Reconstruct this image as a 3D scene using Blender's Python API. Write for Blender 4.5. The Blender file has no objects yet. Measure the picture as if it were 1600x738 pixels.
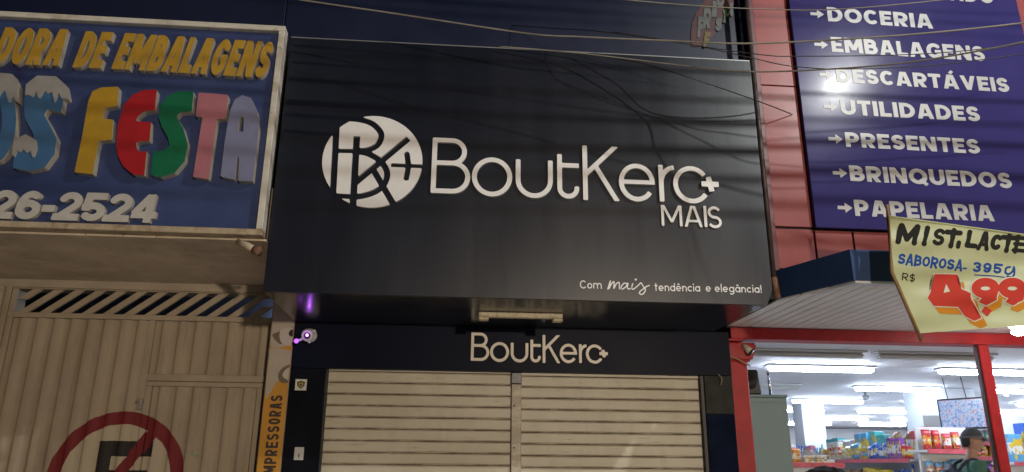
import bpy, bmesh, math, random
import numpy as np
from mathutils import Vector, Matrix, geometry, noise

# ------------------------------------------------------------------ camera, sky, sun, exposure
scene = bpy.context.scene
col = scene.collection
rad = math.radians
CAM = Vector((0, 0, 1.6))
YAW, PITCH, ROLL, FPX = rad(4.582), rad(17.262), rad(0.512), 1157.7
fw = Vector((math.sin(YAW) * math.cos(PITCH), math.cos(YAW) * math.cos(PITCH), math.sin(PITCH)))
r0 = Vector((math.cos(YAW), -math.sin(YAW), 0))
u0 = r0.cross(fw)
cr = math.cos(ROLL) * r0 + math.sin(ROLL) * u0
cu = -math.sin(ROLL) * r0 + math.cos(ROLL) * u0
cd = bpy.data.cameras.new('camera')
cam = bpy.data.objects.new('camera', cd)
col.objects.link(cam)
cd.sensor_width = 36
cd.lens = FPX * 36 / 1600
cd.clip_end = 500
cam.matrix_world = Matrix(((cr.x, cu.x, -fw.x, CAM.x), (cr.y, cu.y, -fw.y, CAM.y), (cr.z, cu.z, -fw.z, CAM.z), (0, 0, 0, 1)))
scene.camera = cam

world = bpy.data.worlds.new('World')
scene.world = world
world.use_nodes = True
wn = world.node_tree
sky = wn.nodes.new('ShaderNodeTexSky')
sky.sky_type = 'NISHITA'
sky.sun_disc = False
sky.sun_elevation = rad(-4)
sky.sun_rotation = rad(200)
wn.links.new(sky.outputs[0], wn.nodes['Background'].inputs[0])
wn.nodes['Background'].inputs[1].default_value = 0.06

sd = bpy.data.lights.new('moonlight', 'SUN')
sd.energy = 0.02
sd.angle = rad(0.5)
sd.color = (1, 0.95, 0.88)
sun = bpy.data.objects.new('moonlight', sd)
col.objects.link(sun)
sun.rotation_euler = (rad(62), 0, rad(-20))

NEAR_LAMP = Vector((6.4, 0.05, 7.95))      # the lamp whose glint shows on the purple sign
FAR_LAMP = Vector((5.2, -12.5, 3.05))       # the one over the opposite pavement
NEAR_POWER, FAR_POWER = 1350, 5600
vs = scene.view_settings
vs.view_transform = 'Standard'
vs.look = 'None'
vs.exposure = 0.0
vs.gamma = 1.0
vs.use_curve_mapping = False
scene.cycles.use_denoising = True
scene.cycles.max_bounces = 8
scene.cycles.sample_clamp_indirect = 4

random.seed(7)


def at(px, py, Y):
    """point of the wall plane at depth Y that the photograph shows at (px, py)"""
    d = (px - 800) / FPX * cr - (py - 369) / FPX * cu + fw
    return CAM + d * (Y / d.y)


def atz(px, py, Z):
    d = (px - 800) / FPX * cr - (py - 369) / FPX * cu + fw
    return CAM + d * ((Z - CAM.z) / d.z)


def atx(px, py, X):
    d = (px - 800) / FPX * cr - (py - 369) / FPX * cu + fw
    return CAM + d * (X / d.x)


# ------------------------------------------------------------------ materials
MATS = {}


def mat(name, rgb, rough=0.5, metal=0.0, var=0.0, vscale=6.0, bump=0.0, bscale=40.0, spec=0.5, coat=0.0,
        stain=None, sscale=3.0, samt=0.5, stretch=(1, 1, 1), emit=None, estr=0.0, rvar=0.0, trans=0.0):
    if name in MATS:
        return MATS[name]
    m = bpy.data.materials.new(name)
    m.use_nodes = True
    nt = m.node_tree
    b = nt.nodes['Principled BSDF']
    b.inputs['Base Color'].default_value = (*rgb, 1)
    b.inputs['Roughness'].default_value = rough
    b.inputs['Metallic'].default_value = metal
    b.inputs['Specular IOR Level'].default_value = spec
    b.inputs['Coat Weight'].default_value = coat
    b.inputs['Coat Roughness'].default_value = 0.15
    if trans:
        b.inputs['Transmission Weight'].default_value = trans
    if emit:
        b.inputs['Emission Color'].default_value = (*emit, 1)
        b.inputs['Emission Strength'].default_value = estr
    N = nt.nodes.new
    L = nt.links.new
    tc = N('ShaderNodeNewGeometry')
    mp = N('ShaderNodeMapping')
    mp.inputs['Scale'].default_value = stretch
    L(tc.outputs['Position'], mp.inputs['Vector'])
    src = None
    if var:
        n = N('ShaderNodeTexNoise')
        n.inputs['Scale'].default_value = vscale
        n.inputs['Detail'].default_value = 6
        n.inputs['Roughness'].default_value = 0.62
        L(mp.outputs[0], n.inputs['Vector'])
        mr = N('ShaderNodeMapRange')
        mr.inputs['From Min'].default_value = 0.28
        mr.inputs['From Max'].default_value = 0.72
        mr.inputs['To Min'].default_value = 1 - var
        mr.inputs['To Max'].default_value = 1 + var
        L(n.outputs['Fac'], mr.inputs['Value'])
        mx = N('ShaderNodeVectorMath')
        mx.operation = 'MULTIPLY'
        mx.inputs[0].default_value = rgb
        L(mr.outputs[0], mx.inputs[1])
        src = mx.outputs[0]
        if rvar:
            rr = N('ShaderNodeMapRange')
            rr.inputs['From Min'].default_value = 0.3
            rr.inputs['From Max'].default_value = 0.7
            rr.inputs['To Min'].default_value = max(0.02, rough - rvar)
            rr.inputs['To Max'].default_value = min(1, rough + rvar)
            L(n.outputs['Fac'], rr.inputs['Value'])
            L(rr.outputs[0], b.inputs['Roughness'])
    if stain:
        n2 = N('ShaderNodeTexNoise')
        n2.inputs['Scale'].default_value = sscale
        n2.inputs['Detail'].default_value = 8
        n2.inputs['Roughness'].default_value = 0.7
        L(mp.outputs[0], n2.inputs['Vector'])
        mr2 = N('ShaderNodeMapRange')
        mr2.inputs['From Min'].default_value = 0.5
        mr2.inputs['From Max'].default_value = 0.72
        mr2.inputs['To Max'].default_value = samt
        L(n2.outputs['Fac'], mr2.inputs['Value'])
        mix = N('ShaderNodeMix')
        mix.data_type = 'RGBA'
        L(mr2.outputs[0], mix.inputs['Factor'])
        if src:
            L(src, mix.inputs['A'])
        else:
            mix.inputs['A'].default_value = (*rgb, 1)
        mix.inputs['B'].default_value = (*stain, 1)
        src = mix.outputs['Result']
    if src:
        L(src, b.inputs['Base Color'])
    if bump:
        n3 = N('ShaderNodeTexNoise')
        n3.inputs['Scale'].default_value = bscale
        n3.inputs['Detail'].default_value = 4
        L(mp.outputs[0], n3.inputs['Vector'])
        bp = N('ShaderNodeBump')
        bp.inputs['Strength'].default_value = bump
        bp.inputs['Distance'].default_value = 0.01
        L(n3.outputs['Fac'], bp.inputs['Height'])
        L(bp.outputs[0], b.inputs['Normal'])
    MATS[name] = m
    return m


class Expr:
    """tiny wrapper: arithmetic on shader sockets"""

    def __init__(s, nt):
        s.nt = nt

    def op(s, o, a, b=None, c=None, clamp=False):
        n = s.nt.nodes.new('ShaderNodeMath')
        n.operation = o
        n.use_clamp = clamp
        for i, v in enumerate((a, b, c)):
            if v is None:
                continue
            if isinstance(v, (int, float)):
                n.inputs[i].default_value = v
            else:
                s.nt.links.new(v, n.inputs[i])
        return n.outputs[0]

    def band(s, v, lo, hi):
        return s.op('MULTIPLY', s.op('GREATER_THAN', v, lo), s.op('LESS_THAN', v, hi))

    def mix(s, f, a, b):
        n = s.nt.nodes.new('ShaderNodeMix')
        n.data_type = 'RGBA'
        for i, v in (('Factor', f), ('A', a), ('B', b)):
            if isinstance(v, tuple):
                n.inputs[i].default_value = (*v, 1)
            elif isinstance(v, (int, float)):
                n.inputs[i].default_value = v
            else:
                s.nt.links.new(v, n.inputs[i])
        return n.outputs['Result']


# ------------------------------------------------------------------ object helpers
def tag(o, label=None, cat=None, group=None, kind=None):
    for k, v in (('label', label), ('category', cat), ('group', group), ('kind', kind)):
        if v:
            o[k] = v
    return o


def thing(name, loc, label, cat, group=None):
    o = bpy.data.objects.new(name, None)
    col.objects.link(o)
    o.empty_display_size = 0.1
    o.location = loc
    return tag(o, label, cat, group)


def wloc(o):
    p = Vector(o.location)
    while o.parent:
        o = o.parent
        p += Vector(o.location)
    return p


def link(name, me, mats, parent=None, loc=None):
    """link a mesh; loc is a world position (vertices are relative to it)"""
    o = bpy.data.objects.new(name, me)
    col.objects.link(o)
    if mats is not None and not len(me.materials):
        for m in (mats if isinstance(mats, (list, tuple)) else [mats]):
            me.materials.append(m)
    loc = Vector(loc) if loc is not None else Vector((0, 0, 0))
    if parent:
        o.parent = parent
        o.location = loc - wloc(parent)
    else:
        o.location = loc
    return o


def mesh(name, verts, faces, smooth=False):
    me = bpy.data.meshes.new(name)
    me.from_pydata([tuple(v) for v in verts], [], faces)
    bm = bmesh.new()
    bm.from_mesh(me)
    bmesh.ops.recalc_face_normals(bm, faces=bm.faces)
    bm.to_mesh(me)
    bm.free()
    if smooth:
        for p in me.polygons:
            p.use_smooth = True
    return me


def bm_mesh(name, bm, smooth=False):
    bmesh.ops.recalc_face_normals(bm, faces=bm.faces)
    me = bpy.data.meshes.new(name)
    bm.to_mesh(me)
    bm.free()
    if smooth:
        for p in me.polygons:
            p.use_smooth = True
    return me


def box_bm(sx, sy, sz, bevel=0.0, seg=1):
    bm = bmesh.new()
    bmesh.ops.create_cube(bm, size=1)
    for v in bm.verts:
        v.co = Vector((v.co.x * sx, v.co.y * sy, v.co.z * sz))
    if bevel:
        bmesh.ops.bevel(bm, geom=list(bm.edges), offset=min(bevel, 0.45 * min(sx, sy, sz)), segments=seg, affect='EDGES')
    return bm


def box(name, x0, x1, y0, y1, z0, z1, m, parent=None, bevel=0.004):
    c = Vector(((x0 + x1) / 2, (y0 + y1) / 2, (z0 + z1) / 2))
    return link(name, bm_mesh(name, box_bm(abs(x1 - x0), abs(y1 - y0), abs(z1 - z0), bevel)), m, parent, c)


def prism(name, pts, z0, z1, m, parent=None, loc=(0, 0, 0)):
    """plan polygon pts (x, y) in world space, from z0 to z1"""
    n = len(pts)
    l = Vector(loc)
    v = [Vector((x, y, z0)) - l for x, y in pts] + [Vector((x, y, z1)) - l for x, y in pts]
    f = [list(range(n))[::-1], list(range(n, 2 * n))] + [[i, (i + 1) % n, n + (i + 1) % n, n + i] for i in range(n)]
    return link(name, mesh(name, v, f), m, parent, loc)


def plate(name, pts, y, t, m, parent=None):
    """flat plate standing in the wall plane: outline pts (x, z), front face at y - t"""
    n = len(pts)
    c = Vector((sum(p[0] for p in pts) / n, y, sum(p[1] for p in pts) / n))
    v = [Vector((x, y - t, z)) - c for x, z in pts] + [Vector((x, y, z)) - c for x, z in pts]
    f = [list(range(n)), list(range(n, 2 * n))[::-1]] + [[i, n + i, n + (i + 1) % n, (i + 1) % n] for i in range(n)]
    return link(name, mesh(name, v, f), m, parent, c)


def tube_me(name, pts, r, n=6, caps=True):
    pts = [Vector(p) for p in pts]
    rs = r if isinstance(r, (list, tuple)) else [r] * len(pts)
    V, F = [], []
    up = Vector((0, 0, 1))
    for i, p in enumerate(pts):
        d = (pts[min(i + 1, len(pts) - 1)] - pts[max(i - 1, 0)]).normalized()
        a = d.cross(up)
        if a.length < 1e-3:
            a = d.cross(Vector((0, 1, 0)))
        a.normalize()
        b = d.cross(a)
        for k in range(n):
            t = 2 * math.pi * k / n
            V.append(p + (a * math.cos(t) + b * math.sin(t)) * rs[i])
    for i in range(len(pts) - 1):
        for k in range(n):
            F.append([i * n + k, i * n + (k + 1) % n, (i + 1) * n + (k + 1) % n, (i + 1) * n + k])
    if caps:
        F.append(list(range(n)))
        F.append(list(range((len(pts) - 1) * n, len(pts) * n)))
    return mesh(name, V, F, True)


def tube(name, pts, r, m, parent=None, n=6):
    l = Vector(pts[0])
    return link(name, tube_me(name, [Vector(p) - l for p in pts], r, n), m, parent, l)


def lathe_me(name, prof, n=12):
    """prof: (radius, z)"""
    V, F = [], []
    for r, z in prof:
        for k in range(n):
            t = 2 * math.pi * k / n
            V.append((r * math.cos(t), r * math.sin(t), z))
    for i in range(len(prof) - 1):
        for k in range(n):
            F.append([i * n + k, i * n + (k + 1) % n, (i + 1) * n + (k + 1) % n, (i + 1) * n + k])
    F.append(list(range(n)))
    F.append(list(range((len(prof) - 1) * n, len(prof) * n)))
    return mesh(name, V, F, True)


def smooth_pts(P, n=8):
    """Catmull-Rom through P"""
    P = [Vector(p) for p in P]
    out = []
    for i in range(len(P) - 1):
        a, b, c, d = P[max(i - 1, 0)], P[i], P[i + 1], P[min(i + 2, len(P) - 1)]
        for k in range(n):
            t = k / n
            out.append(0.5 * ((2 * b) + (c - a) * t + (2 * a - 5 * b + 4 * c - d) * t * t + (3 * b - a - 3 * c + d) * t ** 3))
    out.append(P[-1])
    return out


# ------------------------------------------------------------------ lettering: outlines from distance fields
def arc(cx, cy, rx, ry, a0, a1, n=None):
    n = n or max(4, int(abs(a1 - a0) / 11))
    return [(cx + rx * math.cos(rad(a0 + (a1 - a0) * i / n)), cy + ry * math.sin(rad(a0 + (a1 - a0) * i / n))) for i in range(n + 1)]


def sd_stroke(X, Y, pts, w, rnd=False):
    D = np.full(X.shape, 1e9)
    P = [np.array(p, float) for p in pts]
    closed = np.linalg.norm(P[0] - P[-1]) < 1e-6
    n = len(P) - 1
    dirs = []
    for i in range(n):
        d = P[i + 1] - P[i]
        dirs.append(d / max(np.linalg.norm(d), 1e-9))

    def joint(i, j):
        c = float(np.clip(dirs[i] @ dirs[j], -1, 1))
        return math.degrees(math.acos(c))
    for i in range(n):
        d = dirs[i]
        ln = np.linalg.norm(P[i + 1] - P[i])
        e0 = e1 = 0.0
        for side in (0, 1):
            j = i - 1 if side == 0 else i + 1
            if closed:
                j %= n
            if 0 <= j < n and j != i:
                t = joint(i, j)
                if t > 35 and not rnd:
                    e = min(w / 2 * math.tan(rad(min(t, 170) / 2)), w * 0.8)
                    if side == 0:
                        e0 = e
                    else:
                        e1 = e
                else:
                    q = P[i] if side == 0 else P[i + 1]
                    D = np.minimum(D, np.hypot(X - q[0], Y - q[1]) - w / 2)
            elif rnd:
                q = P[i] if side == 0 else P[i + 1]
                D = np.minimum(D, np.hypot(X - q[0], Y - q[1]) - w / 2)
        t = (X - P[i][0]) * d[0] + (Y - P[i][1]) * d[1]
        s = np.abs(-(X - P[i][0]) * d[1] + (Y - P[i][1]) * d[0])
        D = np.minimum(D, np.maximum(np.maximum(s - w / 2, -t - e0), t - ln - e1))
    return D


def sd_poly(X, Y, pts):
    inside = np.zeros(X.shape, bool)
    D = np.full(X.shape, 1e9)
    n = len(pts)
    for i in range(n):
        x0, y0 = pts[i]
        x1, y1 = pts[(i + 1) % n]
        ex, ey = x1 - x0, y1 - y0
        L2 = ex * ex + ey * ey + 1e-12
        t = np.clip(((X - x0) * ex + (Y - y0) * ey) / L2, 0, 1)
        D = np.minimum(D, np.hypot(X - x0 - t * ex, Y - y0 - t * ey))
        c = (y0 > Y) != (y1 > Y)
        with np.errstate(divide='ignore', invalid='ignore'):
            xi = x0 + (Y - y0) * ex / (ey if abs(ey) > 1e-12 else 1e-12)
        inside ^= c & (X < xi)
    return np.where(inside, -D, D)


def eval_shape(ops, X, Y):
    D = np.full(X.shape, 1e9)
    for op in ops:
        k = op[0]
        if k == 's':
            D = np.minimum(D, sd_stroke(X, Y, op[1], op[2]))
        elif k == 'r':
            D = np.minimum(D, sd_stroke(X, Y, op[1], op[2], True))
        elif k == 'p':
            D = np.minimum(D, sd_poly(X, Y, op[1]))
        elif k == 'c':
            D = np.minimum(D, np.hypot(X - op[1], Y - op[2]) - op[3])
        elif k == '-s':
            D = np.maximum(D, -sd_stroke(X, Y, op[1], op[2]))
        elif k == '-p':
            D = np.maximum(D, -sd_poly(X, Y, op[1]))
        elif k == '-c':
            D = np.maximum(D, -(np.hypot(X - op[1], Y - op[2]) - op[3]))
        elif k == 'clip':
            D = np.maximum(D, np.maximum(op[1] - Y, Y - op[2]))
        elif k == 'grow':
            D = D - op[1]
    return D


def simplify(P, tol):
    if len(P) < 3:
        return P
    a, b = P[0], P[-1]
    d = b - a
    L = np.linalg.norm(d)
    Q = np.array(P)
    if L < 1e-9:
        ds = np.linalg.norm(Q - a, axis=1)
    else:
        ds = np.abs((Q[:, 0] - a[0]) * d[1] - (Q[:, 1] - a[1]) * d[0]) / L
    i = int(ds.argmax())
    if ds[i] < tol:
        return [a, b]
    return simplify(P[:i + 1], tol)[:-1] + simplify(P[i:], tol)


def outline(ops, x0, x1, y0, y1, h):
    nx, ny = int((x1 - x0) / h) + 2, int((y1 - y0) / h) + 2
    gx, gy = x0 + np.arange(nx) * h, y0 + np.arange(ny) * h
    X, Y = np.meshgrid(gx, gy, indexing='ij')
    D = eval_shape(ops, X, Y)
    D[np.abs(D) < 1e-7] = 1e-7
    s = D < 0
    case = s[:-1, :-1] * 1 + s[1:, :-1] * 2 + s[1:, 1:] * 4 + s[:-1, 1:] * 8
    TAB = {1: [(3, 0)], 2: [(0, 1)], 3: [(3, 1)], 4: [(1, 2)], 5: [(3, 0), (1, 2)], 6: [(0, 2)], 7: [(3, 2)], 8: [(2, 3)],
           9: [(2, 0)], 10: [(0, 1), (2, 3)], 11: [(2, 1)], 12: [(1, 3)], 13: [(1, 0)], 14: [(0, 3)]}
    nxt, pos = {}, {}

    def eid(i, j, e):
        k = {0: (i, j, 0), 1: (i + 1, j, 1), 2: (i, j + 1, 0), 3: (i, j, 1)}[e]
        if k not in pos:
            a = (k[0], k[1])
            b = (k[0] + 1, k[1]) if k[2] == 0 else (k[0], k[1] + 1)
            da, db = D[a], D[b]
            t = da / (da - db)
            pos[k] = np.array([gx[a[0]] + (gx[b[0]] - gx[a[0]]) * t, gy[a[1]] + (gy[b[1]] - gy[a[1]]) * t])
        return k
    for i, j in np.argwhere((case > 0) & (case < 15)):
        for e0, e1 in TAB[int(case[i, j])]:
            nxt[eid(i, j, e0)] = eid(i, j, e1)
    loops = []
    while nxt:
        k0 = next(iter(nxt))
        lp, k = [], k0
        while k in nxt:
            lp.append(pos[k])
            k = nxt.pop(k)
        if len(lp) > 4:
            m = len(lp) // 2
            S = simplify(lp[:m + 1], h * 0.09)[:-1] + simplify(lp[m:] + [lp[0]], h * 0.09)[:-1]
            if len(S) > 2:
                loops.append(S)
    return loops


def shape_me(name, ops, bounds, h, depth, fmap=None, fill=0.0, sx=1.0, sz=1.0):
    """mesh of a filled outline in x-z, front face at y = -depth; slot 0 front, slot 1 sides"""
    loops = outline(ops, *bounds, h)
    V2, E2 = [], []
    for lp in loops:
        b = len(V2)
        V2 += [Vector((p[0], p[1])) for p in lp]
        E2 += [(b + i, b + (i + 1) % len(lp)) for i in range(len(lp))]
    nl = len(V2)
    if fill:
        gx, gy = np.meshgrid(np.arange(bounds[0], bounds[1], fill), np.arange(bounds[2], bounds[3], fill))
        dd = eval_shape(ops, gx, gy)
        V2 += [Vector((float(a), float(b))) for a, b in zip(gx[dd < -h], gy[dd < -h])]
    r = geometry.delaunay_2d_cdt(V2, E2, [], 0, 1e-6)
    vo, fo = r[0], r[2]
    C = np.array([[sum(vo[i].x for i in f) / len(f), sum(vo[i].y for i in f) / len(f)] for f in fo])
    dd = eval_shape(ops, C[:, 0], C[:, 1])
    # a thin triangle may lie right on the edge: keep it when at least on it
    F = [list(f) for f, q in zip(fo, dd) if q < 0]
    if fmap is None:
        def fmap(x, z, d):
            return (x * sx, -d, z * sz)
    V = [fmap(v.x, v.y, depth) for v in vo]
    nf = len(F)
    for f in F:
        a, b, c = (vo[i] for i in f[:3])
        if (b.x - a.x) * (c.y - a.y) - (b.y - a.y) * (c.x - a.x) < 0:
            f.reverse()
    if depth:
        for lp in loops:
            b = len(V)
            n = len(lp)
            V += [fmap(p[0], p[1], depth) for p in lp] + [fmap(p[0], p[1], 0) for p in lp]
            F += [[b + i, b + n + i, b + n + (i + 1) % n, b + (i + 1) % n] for i in range(n)]
    me = bpy.data.meshes.new(name)
    me.from_pydata([tuple(v) for v in V], [], F)
    for i, p in enumerate(me.polygons):
        p.material_index = 0 if i < nf else 1
    me.validate()
    return me


def G(ch, w, W=None):
    """capital letters and digits: height 1, stroke w; returns ops, width"""
    h = w / 2
    t = 1 - h
    if ch in 'ÁÂ':
        o, W = G('A', w, W)
        return o + [('s', [(W * .5, 1.08), (W * .5 + .17, 1.27)], w * .75)], W
    D = {'A': .86, 'B': .72, 'C': .74, 'D': .78, 'E': .62, 'F': .6, 'G': .82, 'I': w, 'L': .58, 'M': .98, 'N': .82, 'O': .9, 'P': .7,
         'Q': .92, 'R': .74, 'S': .66, 'T': .68, 'U': .76, 'V': .86, '-': .42, '.': w, ',': w, '$': .6}
    W = W or D.get(ch, .66)
    r = W - h
    clip = [('clip', 0, 1)]
    if ch == 'A':
        return [('s', [(h * .9, -.1), (W / 2 - h * .25, 1.1)], w), ('s', [(W - h * .9, -.1), (W / 2 + h * .25, 1.1)], w), ('s', [(W * .25, .28), (W * .75, .28)], w * .85)] + clip, W
    if ch == 'B':
        q = (t + h) / 2
        ru, rl = (t - .52) / 2, (.52 - h) / 2
        return [('s', [(h, 0), (h, 1)], w), ('s', [(h, t), (r - ru - .06, t)] + arc(r - ru - .06, t - ru, ru, ru, 90, -90)[1:] + [(h, .52)], w),
                ('s', [(h, .52), (r - rl, .52)] + arc(r - rl, .52 - rl, rl, rl, 90, -90)[1:] + [(h, h)], w)] + clip, W
    if ch in 'CG':
        o = [('s', arc(W * .53, .5, W * .53 - h, .5 - h, 38 if ch == 'G' else 46, 322 if ch == 'G' else 314), w)]
        if ch == 'G':
            o.append(('s', [(W * .56, .46), (r, .46), (r, .16)], w * .9))
        return o, W
    if ch == 'D':
        return [('s', [(h, 0), (h, 1)], w), ('s', [(h, t), (W * .38, t)] + arc(W * .38, .5, r - W * .38, t - .5, 90, -90)[1:] + [(h, h)], w)], W
    if ch in 'EF':
        o = [('s', [(h, 0), (h, 1)], w), ('s', [(0, t), (W, t)], w), ('s', [(0, .51), (W * .9, .51)], w * .95)]
        if ch == 'E':
            o.append(('s', [(0, h), (W, h)], w))
        return o, W
    if ch == 'I':
        return [('s', [(h, 0), (h, 1)], w)], W
    if ch == 'L':
        return [('s', [(h, 1), (h, h), (W, h)], w)] + clip, W
    if ch == 'M':
        return [('s', [(h, 0), (h, 1)], w), ('s', [(r, 0), (r, 1)], w), ('s', [(h * 1.1, 1.06), (W / 2, .2)], w), ('s', [(W - h * 1.1, 1.06), (W / 2, .2)], w)] + clip, W
    if ch == 'N':
        return [('s', [(h, 0), (h, 1)], w), ('s', [(r, 0), (r, 1)], w), ('s', [(h * 1.1, 1.04), (W - h * 1.1, -.04)], w)] + clip, W
    if ch in 'OQ':
        o = [('s', arc(W / 2, .5, W / 2 - h, .5 - h, 0, 360), w)]
        if ch == 'Q':
            o.append(('s', [(W * .58, .3), (W * .95, -.04)], w * .85))
        return o, W
    if ch == '0':
        return [('s', arc(W / 2, .5, W / 2 - h, .5 - h, 0, 360), w)], W
    if ch in 'PR':
        ru = (t - .42) / 2
        o = [('s', [(h, 0), (h, 1)], w), ('s', [(h, t), (r - ru, t)] + arc(r - ru, t - ru, ru, ru, 90, -90)[1:] + [(h, .42)], w)]
        if ch == 'R':
            o.append(('s', [(W * .42, .46), (W - h * 1.05, -.1)], w))
        return o + clip, W
    if ch == 'S':
        ru, rl = (t - .5) / 2 + .0, (.5 - h) / 2
        rx = W / 2 - h
        return [('s', arc(W / 2, .5 + ru, rx * .95, ru, 28, 270) + arc(W / 2, h + rl, rx, rl, 90, -152)[1:], w)], W
    if ch == 'T':
        return [('s', [(0, t), (W, t)], w), ('s', [(W / 2, 0), (W / 2, 1)], w)], W
    if ch == 'U':
        return [('s', [(h, 1)] + arc(W / 2, W / 2, W / 2 - h, W / 2 - h, 180, 360) + [(r, 1)], w)], W
    if ch == 'V':
        return [('s', [(h * .9, 1.1), (W / 2, -.0), (W - h * .9, 1.1)], w)] + clip, W
    if ch == '-':
        return [('s', [(0, .4), (W, .4)], w)], W
    if ch == '.':
        return [('s', [(h, 0), (h, w)], w)], W
    if ch == ',':
        return [('p', [(0, w), (w, w), (w * .9, -.02), (-.02, -.28), (w * .1, 0)])], W
    if ch == '2':
        rx, ry = W / 2 - h, .27 - h * .4
        return [('s', arc(W / 2, t - ry, rx, ry, 165, -35) + [(h * 1.0, h), (W, h)], w)] + clip, W
    if ch == '3':
        ru, rl = (t - .52) / 2, (.52 - h) / 2
        return [('s', arc(W / 2, .52 + ru, W / 2 - h, ru, 150, -90), w), ('s', arc(W / 2, h + rl, W / 2 - h, rl, 90, -150), w)], W
    if ch == '4':
        return [('s', [(W * .68, 0), (W * .68, 1)], w), ('s', [(W * .68, 1.0), (h * .6, .3)], w), ('s', [(0, .27), (W, .27)], w)] + clip, W
    if ch == '5':
        return [('s', [(W * .94, t), (h * 1.15, t), (h * 1.05, .5)] + arc(W / 2 - .02, .33, W / 2 - h + .01, .33 - h, 115, -150), w)] + clip, W
    if ch in '69':
        rr = W / 2 - h
        o = [('s', arc(W / 2, .34, rr, .34 - h, 0, 360), w), ('s', arc(W / 2 + .02, .5, W / 2 - h + .02, .5 - h, 48, 190), w)]
        if ch == '9':
            o = [(k, [(W - x, 1 - y) for x, y in p], ww) for k, p, ww in o]
        return o, W
    if ch == '$':
        o, _ = G('S', w, W)
        return o + [('s', [(W / 2, -.12), (W / 2, 1.12)], w * .7)], W
    raise KeyError(ch)


GL = {}


def letter_me(ch, w, W, slant, height, wid, depth, h=0.035, grow=0.0):
    key = (ch, round(w, 3), W, slant, round(height, 3), round(wid, 3), depth, grow)
    if key not in GL:
        ops, W2 = G(ch, w, W)
        if grow:
            ops = ops + [('grow', grow)]
        ratio = wid / W2

        def fm(x, z, d):
            return (x * ratio + slant * z * height, -d, z * height)
        GL[key] = shape_me('letter', ops, (-.35, W2 + .4, -.35, 1.45), h, depth, fm)
    return GL[key]


def widths(s, w, sp, space=.34, Wd=None):
    xs, x = [], 0
    for ch in s:
        if ch == ' ':
            x += space
            continue
        W = (Wd or {}).get(ch) or G(ch, w)[1]
        xs.append((ch, x, W))
        x += W + sp
    return xs, x - sp


def text(parent, s, p0, p1, height, mats, w=.2, sp=.12, depth=.01, slant=0.0, Wd=None, space=.34, name='letter', h=.035, grow=0.0):
    """capital text from baseline start p0 to baseline end p1 (world points of a wall plane facing -y)"""
    p0, p1 = Vector(p0), Vector(p1)
    xs, tot = widths(s, w, sp, space, Wd)
    d = p1 - p0
    ang = -math.atan2(d.z, math.hypot(d.x, d.y))
    L = d.length
    k = L / tot
    out = []
    for ch, x, W in xs:
        me = letter_me(ch, w, (Wd or {}).get(ch), slant, height, W * k, depth, h, grow)
        o = link(name, me, None, parent, p0 + d * (x / tot))
        if not me.materials:
            for m in mats:
                me.materials.append(m)
        elif me.materials[0] != mats[0]:
            o.data = me = me.copy()
            me.materials.clear()
            for m in mats:
                me.materials.append(m)
        o.rotation_euler = (0, ang, 0)
        out.append(o)
    return out


# ------------------------------------------------------------------ planes of the street front
Y_SHOP = 6.5      # shutters and fascia
Y_SIGN = 5.32     # face of the projecting sign box
Y_LEFT = 5.25     # face of the left sign board
Y_CLAD = 5.5      # red cladding
Y_GATE = 6.75
Z_SOF = 2.78      # underside of the sign box
Z_CAN = 2.85      # underside of the market canopy
Y_BEAM = 6.6
Z_CEIL = 2.8

# ------------------------------------------------------------------ common materials
asphalt = mat('asphalt', (.05, .05, .052), .85, var=.25, vscale=12, bump=.5, bscale=120)
concrete = mat('pavement_concrete', (.54, .51, .47), .7, var=.2, vscale=3, bump=.3, bscale=60)
navy_wall = mat('navy_cladding', (.004, .008, .034), .42, var=.2, vscale=1.5, rvar=.05)
panel_m = mat('sign_vinyl', (.004, .0065, .0165), .33, spec=.6, var=.12, vscale=1.2, rvar=.03, bump=.14, bscale=2.2, stain=(.010, .012, .018), sscale=2.6, samt=.4, stretch=(2.2, 1, .3))
soffit_m = mat('black_composite', (.014, .015, .021), .22, var=.15, vscale=2, rvar=.05)
fascia_m = mat('fascia_navy', (.006, .008, .019), .4, spec=.06, var=.15, vscale=2, rvar=.04)
tile_m = mat('black_tile', (.008, .009, .014), .12, var=.2, vscale=3, rvar=.04)
white_acr = mat('white_acrylic', (.80, .79, .80), .35, var=.06, vscale=5)
acr_side = mat('acrylic_edge', (.5, .49, .48), .4)
beige_wall = mat('beige_render', (.36, .30, .23), .85, var=.18, vscale=3, bump=.25, bscale=50, stain=(.13, .10, .07), sscale=1.4, samt=.5)
rust_m = mat('rusty_steel', (.16, .08, .045), .75, var=.5, vscale=22, bump=.3)
cable_m = mat('cable_grey', (.24, .22, .19), .6, var=.2)
cable_d = mat('cable_black', (.015, .015, .016), .5)

# ------------------------------------------------------------------ ground
tag(box('road', -60, 60, -80, 1.2, -.3, -.15, asphalt, bevel=0), kind='structure')
tag(box('pavement', -60, 60, 1.35, 6.5, -.3, 0, concrete, bevel=0), kind='structure')
tag(box('kerb', -60, 60, 1.2, 1.35, -.3, .004, mat('kerb_stone', (.34, .33, .31), .8, var=.2), bevel=0), kind='structure')
tag(box('far_pavement', -60, 60, -14.5, -10.6, -.15, -.01, concrete, bevel=0), kind='structure')
tag(box('ground', -60, 60, 6.5, 60, -.3, -.004, concrete, bevel=0), kind='structure')
# ------------------------------------------------------------------ upper storey in navy cladding (behind the signs)
up = thing('upper_facade', (0, 5.75, 4.4), 'dark navy clad upper storey above the black sign box', 'building')
WX = [-7.0, -1.5, 2.533]
for i in range(2):
    box('cladding_panel', WX[i] + .004, WX[i + 1] - .004, 5.6, 5.68, 4.4, 7.6, navy_wall, up, bevel=.003)
box('wall', -7, 2.45, 5.69, 6.4, 3.2, 7.6, mat('dark_render', (.03, .03, .035), .8), up, bevel=0)

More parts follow.
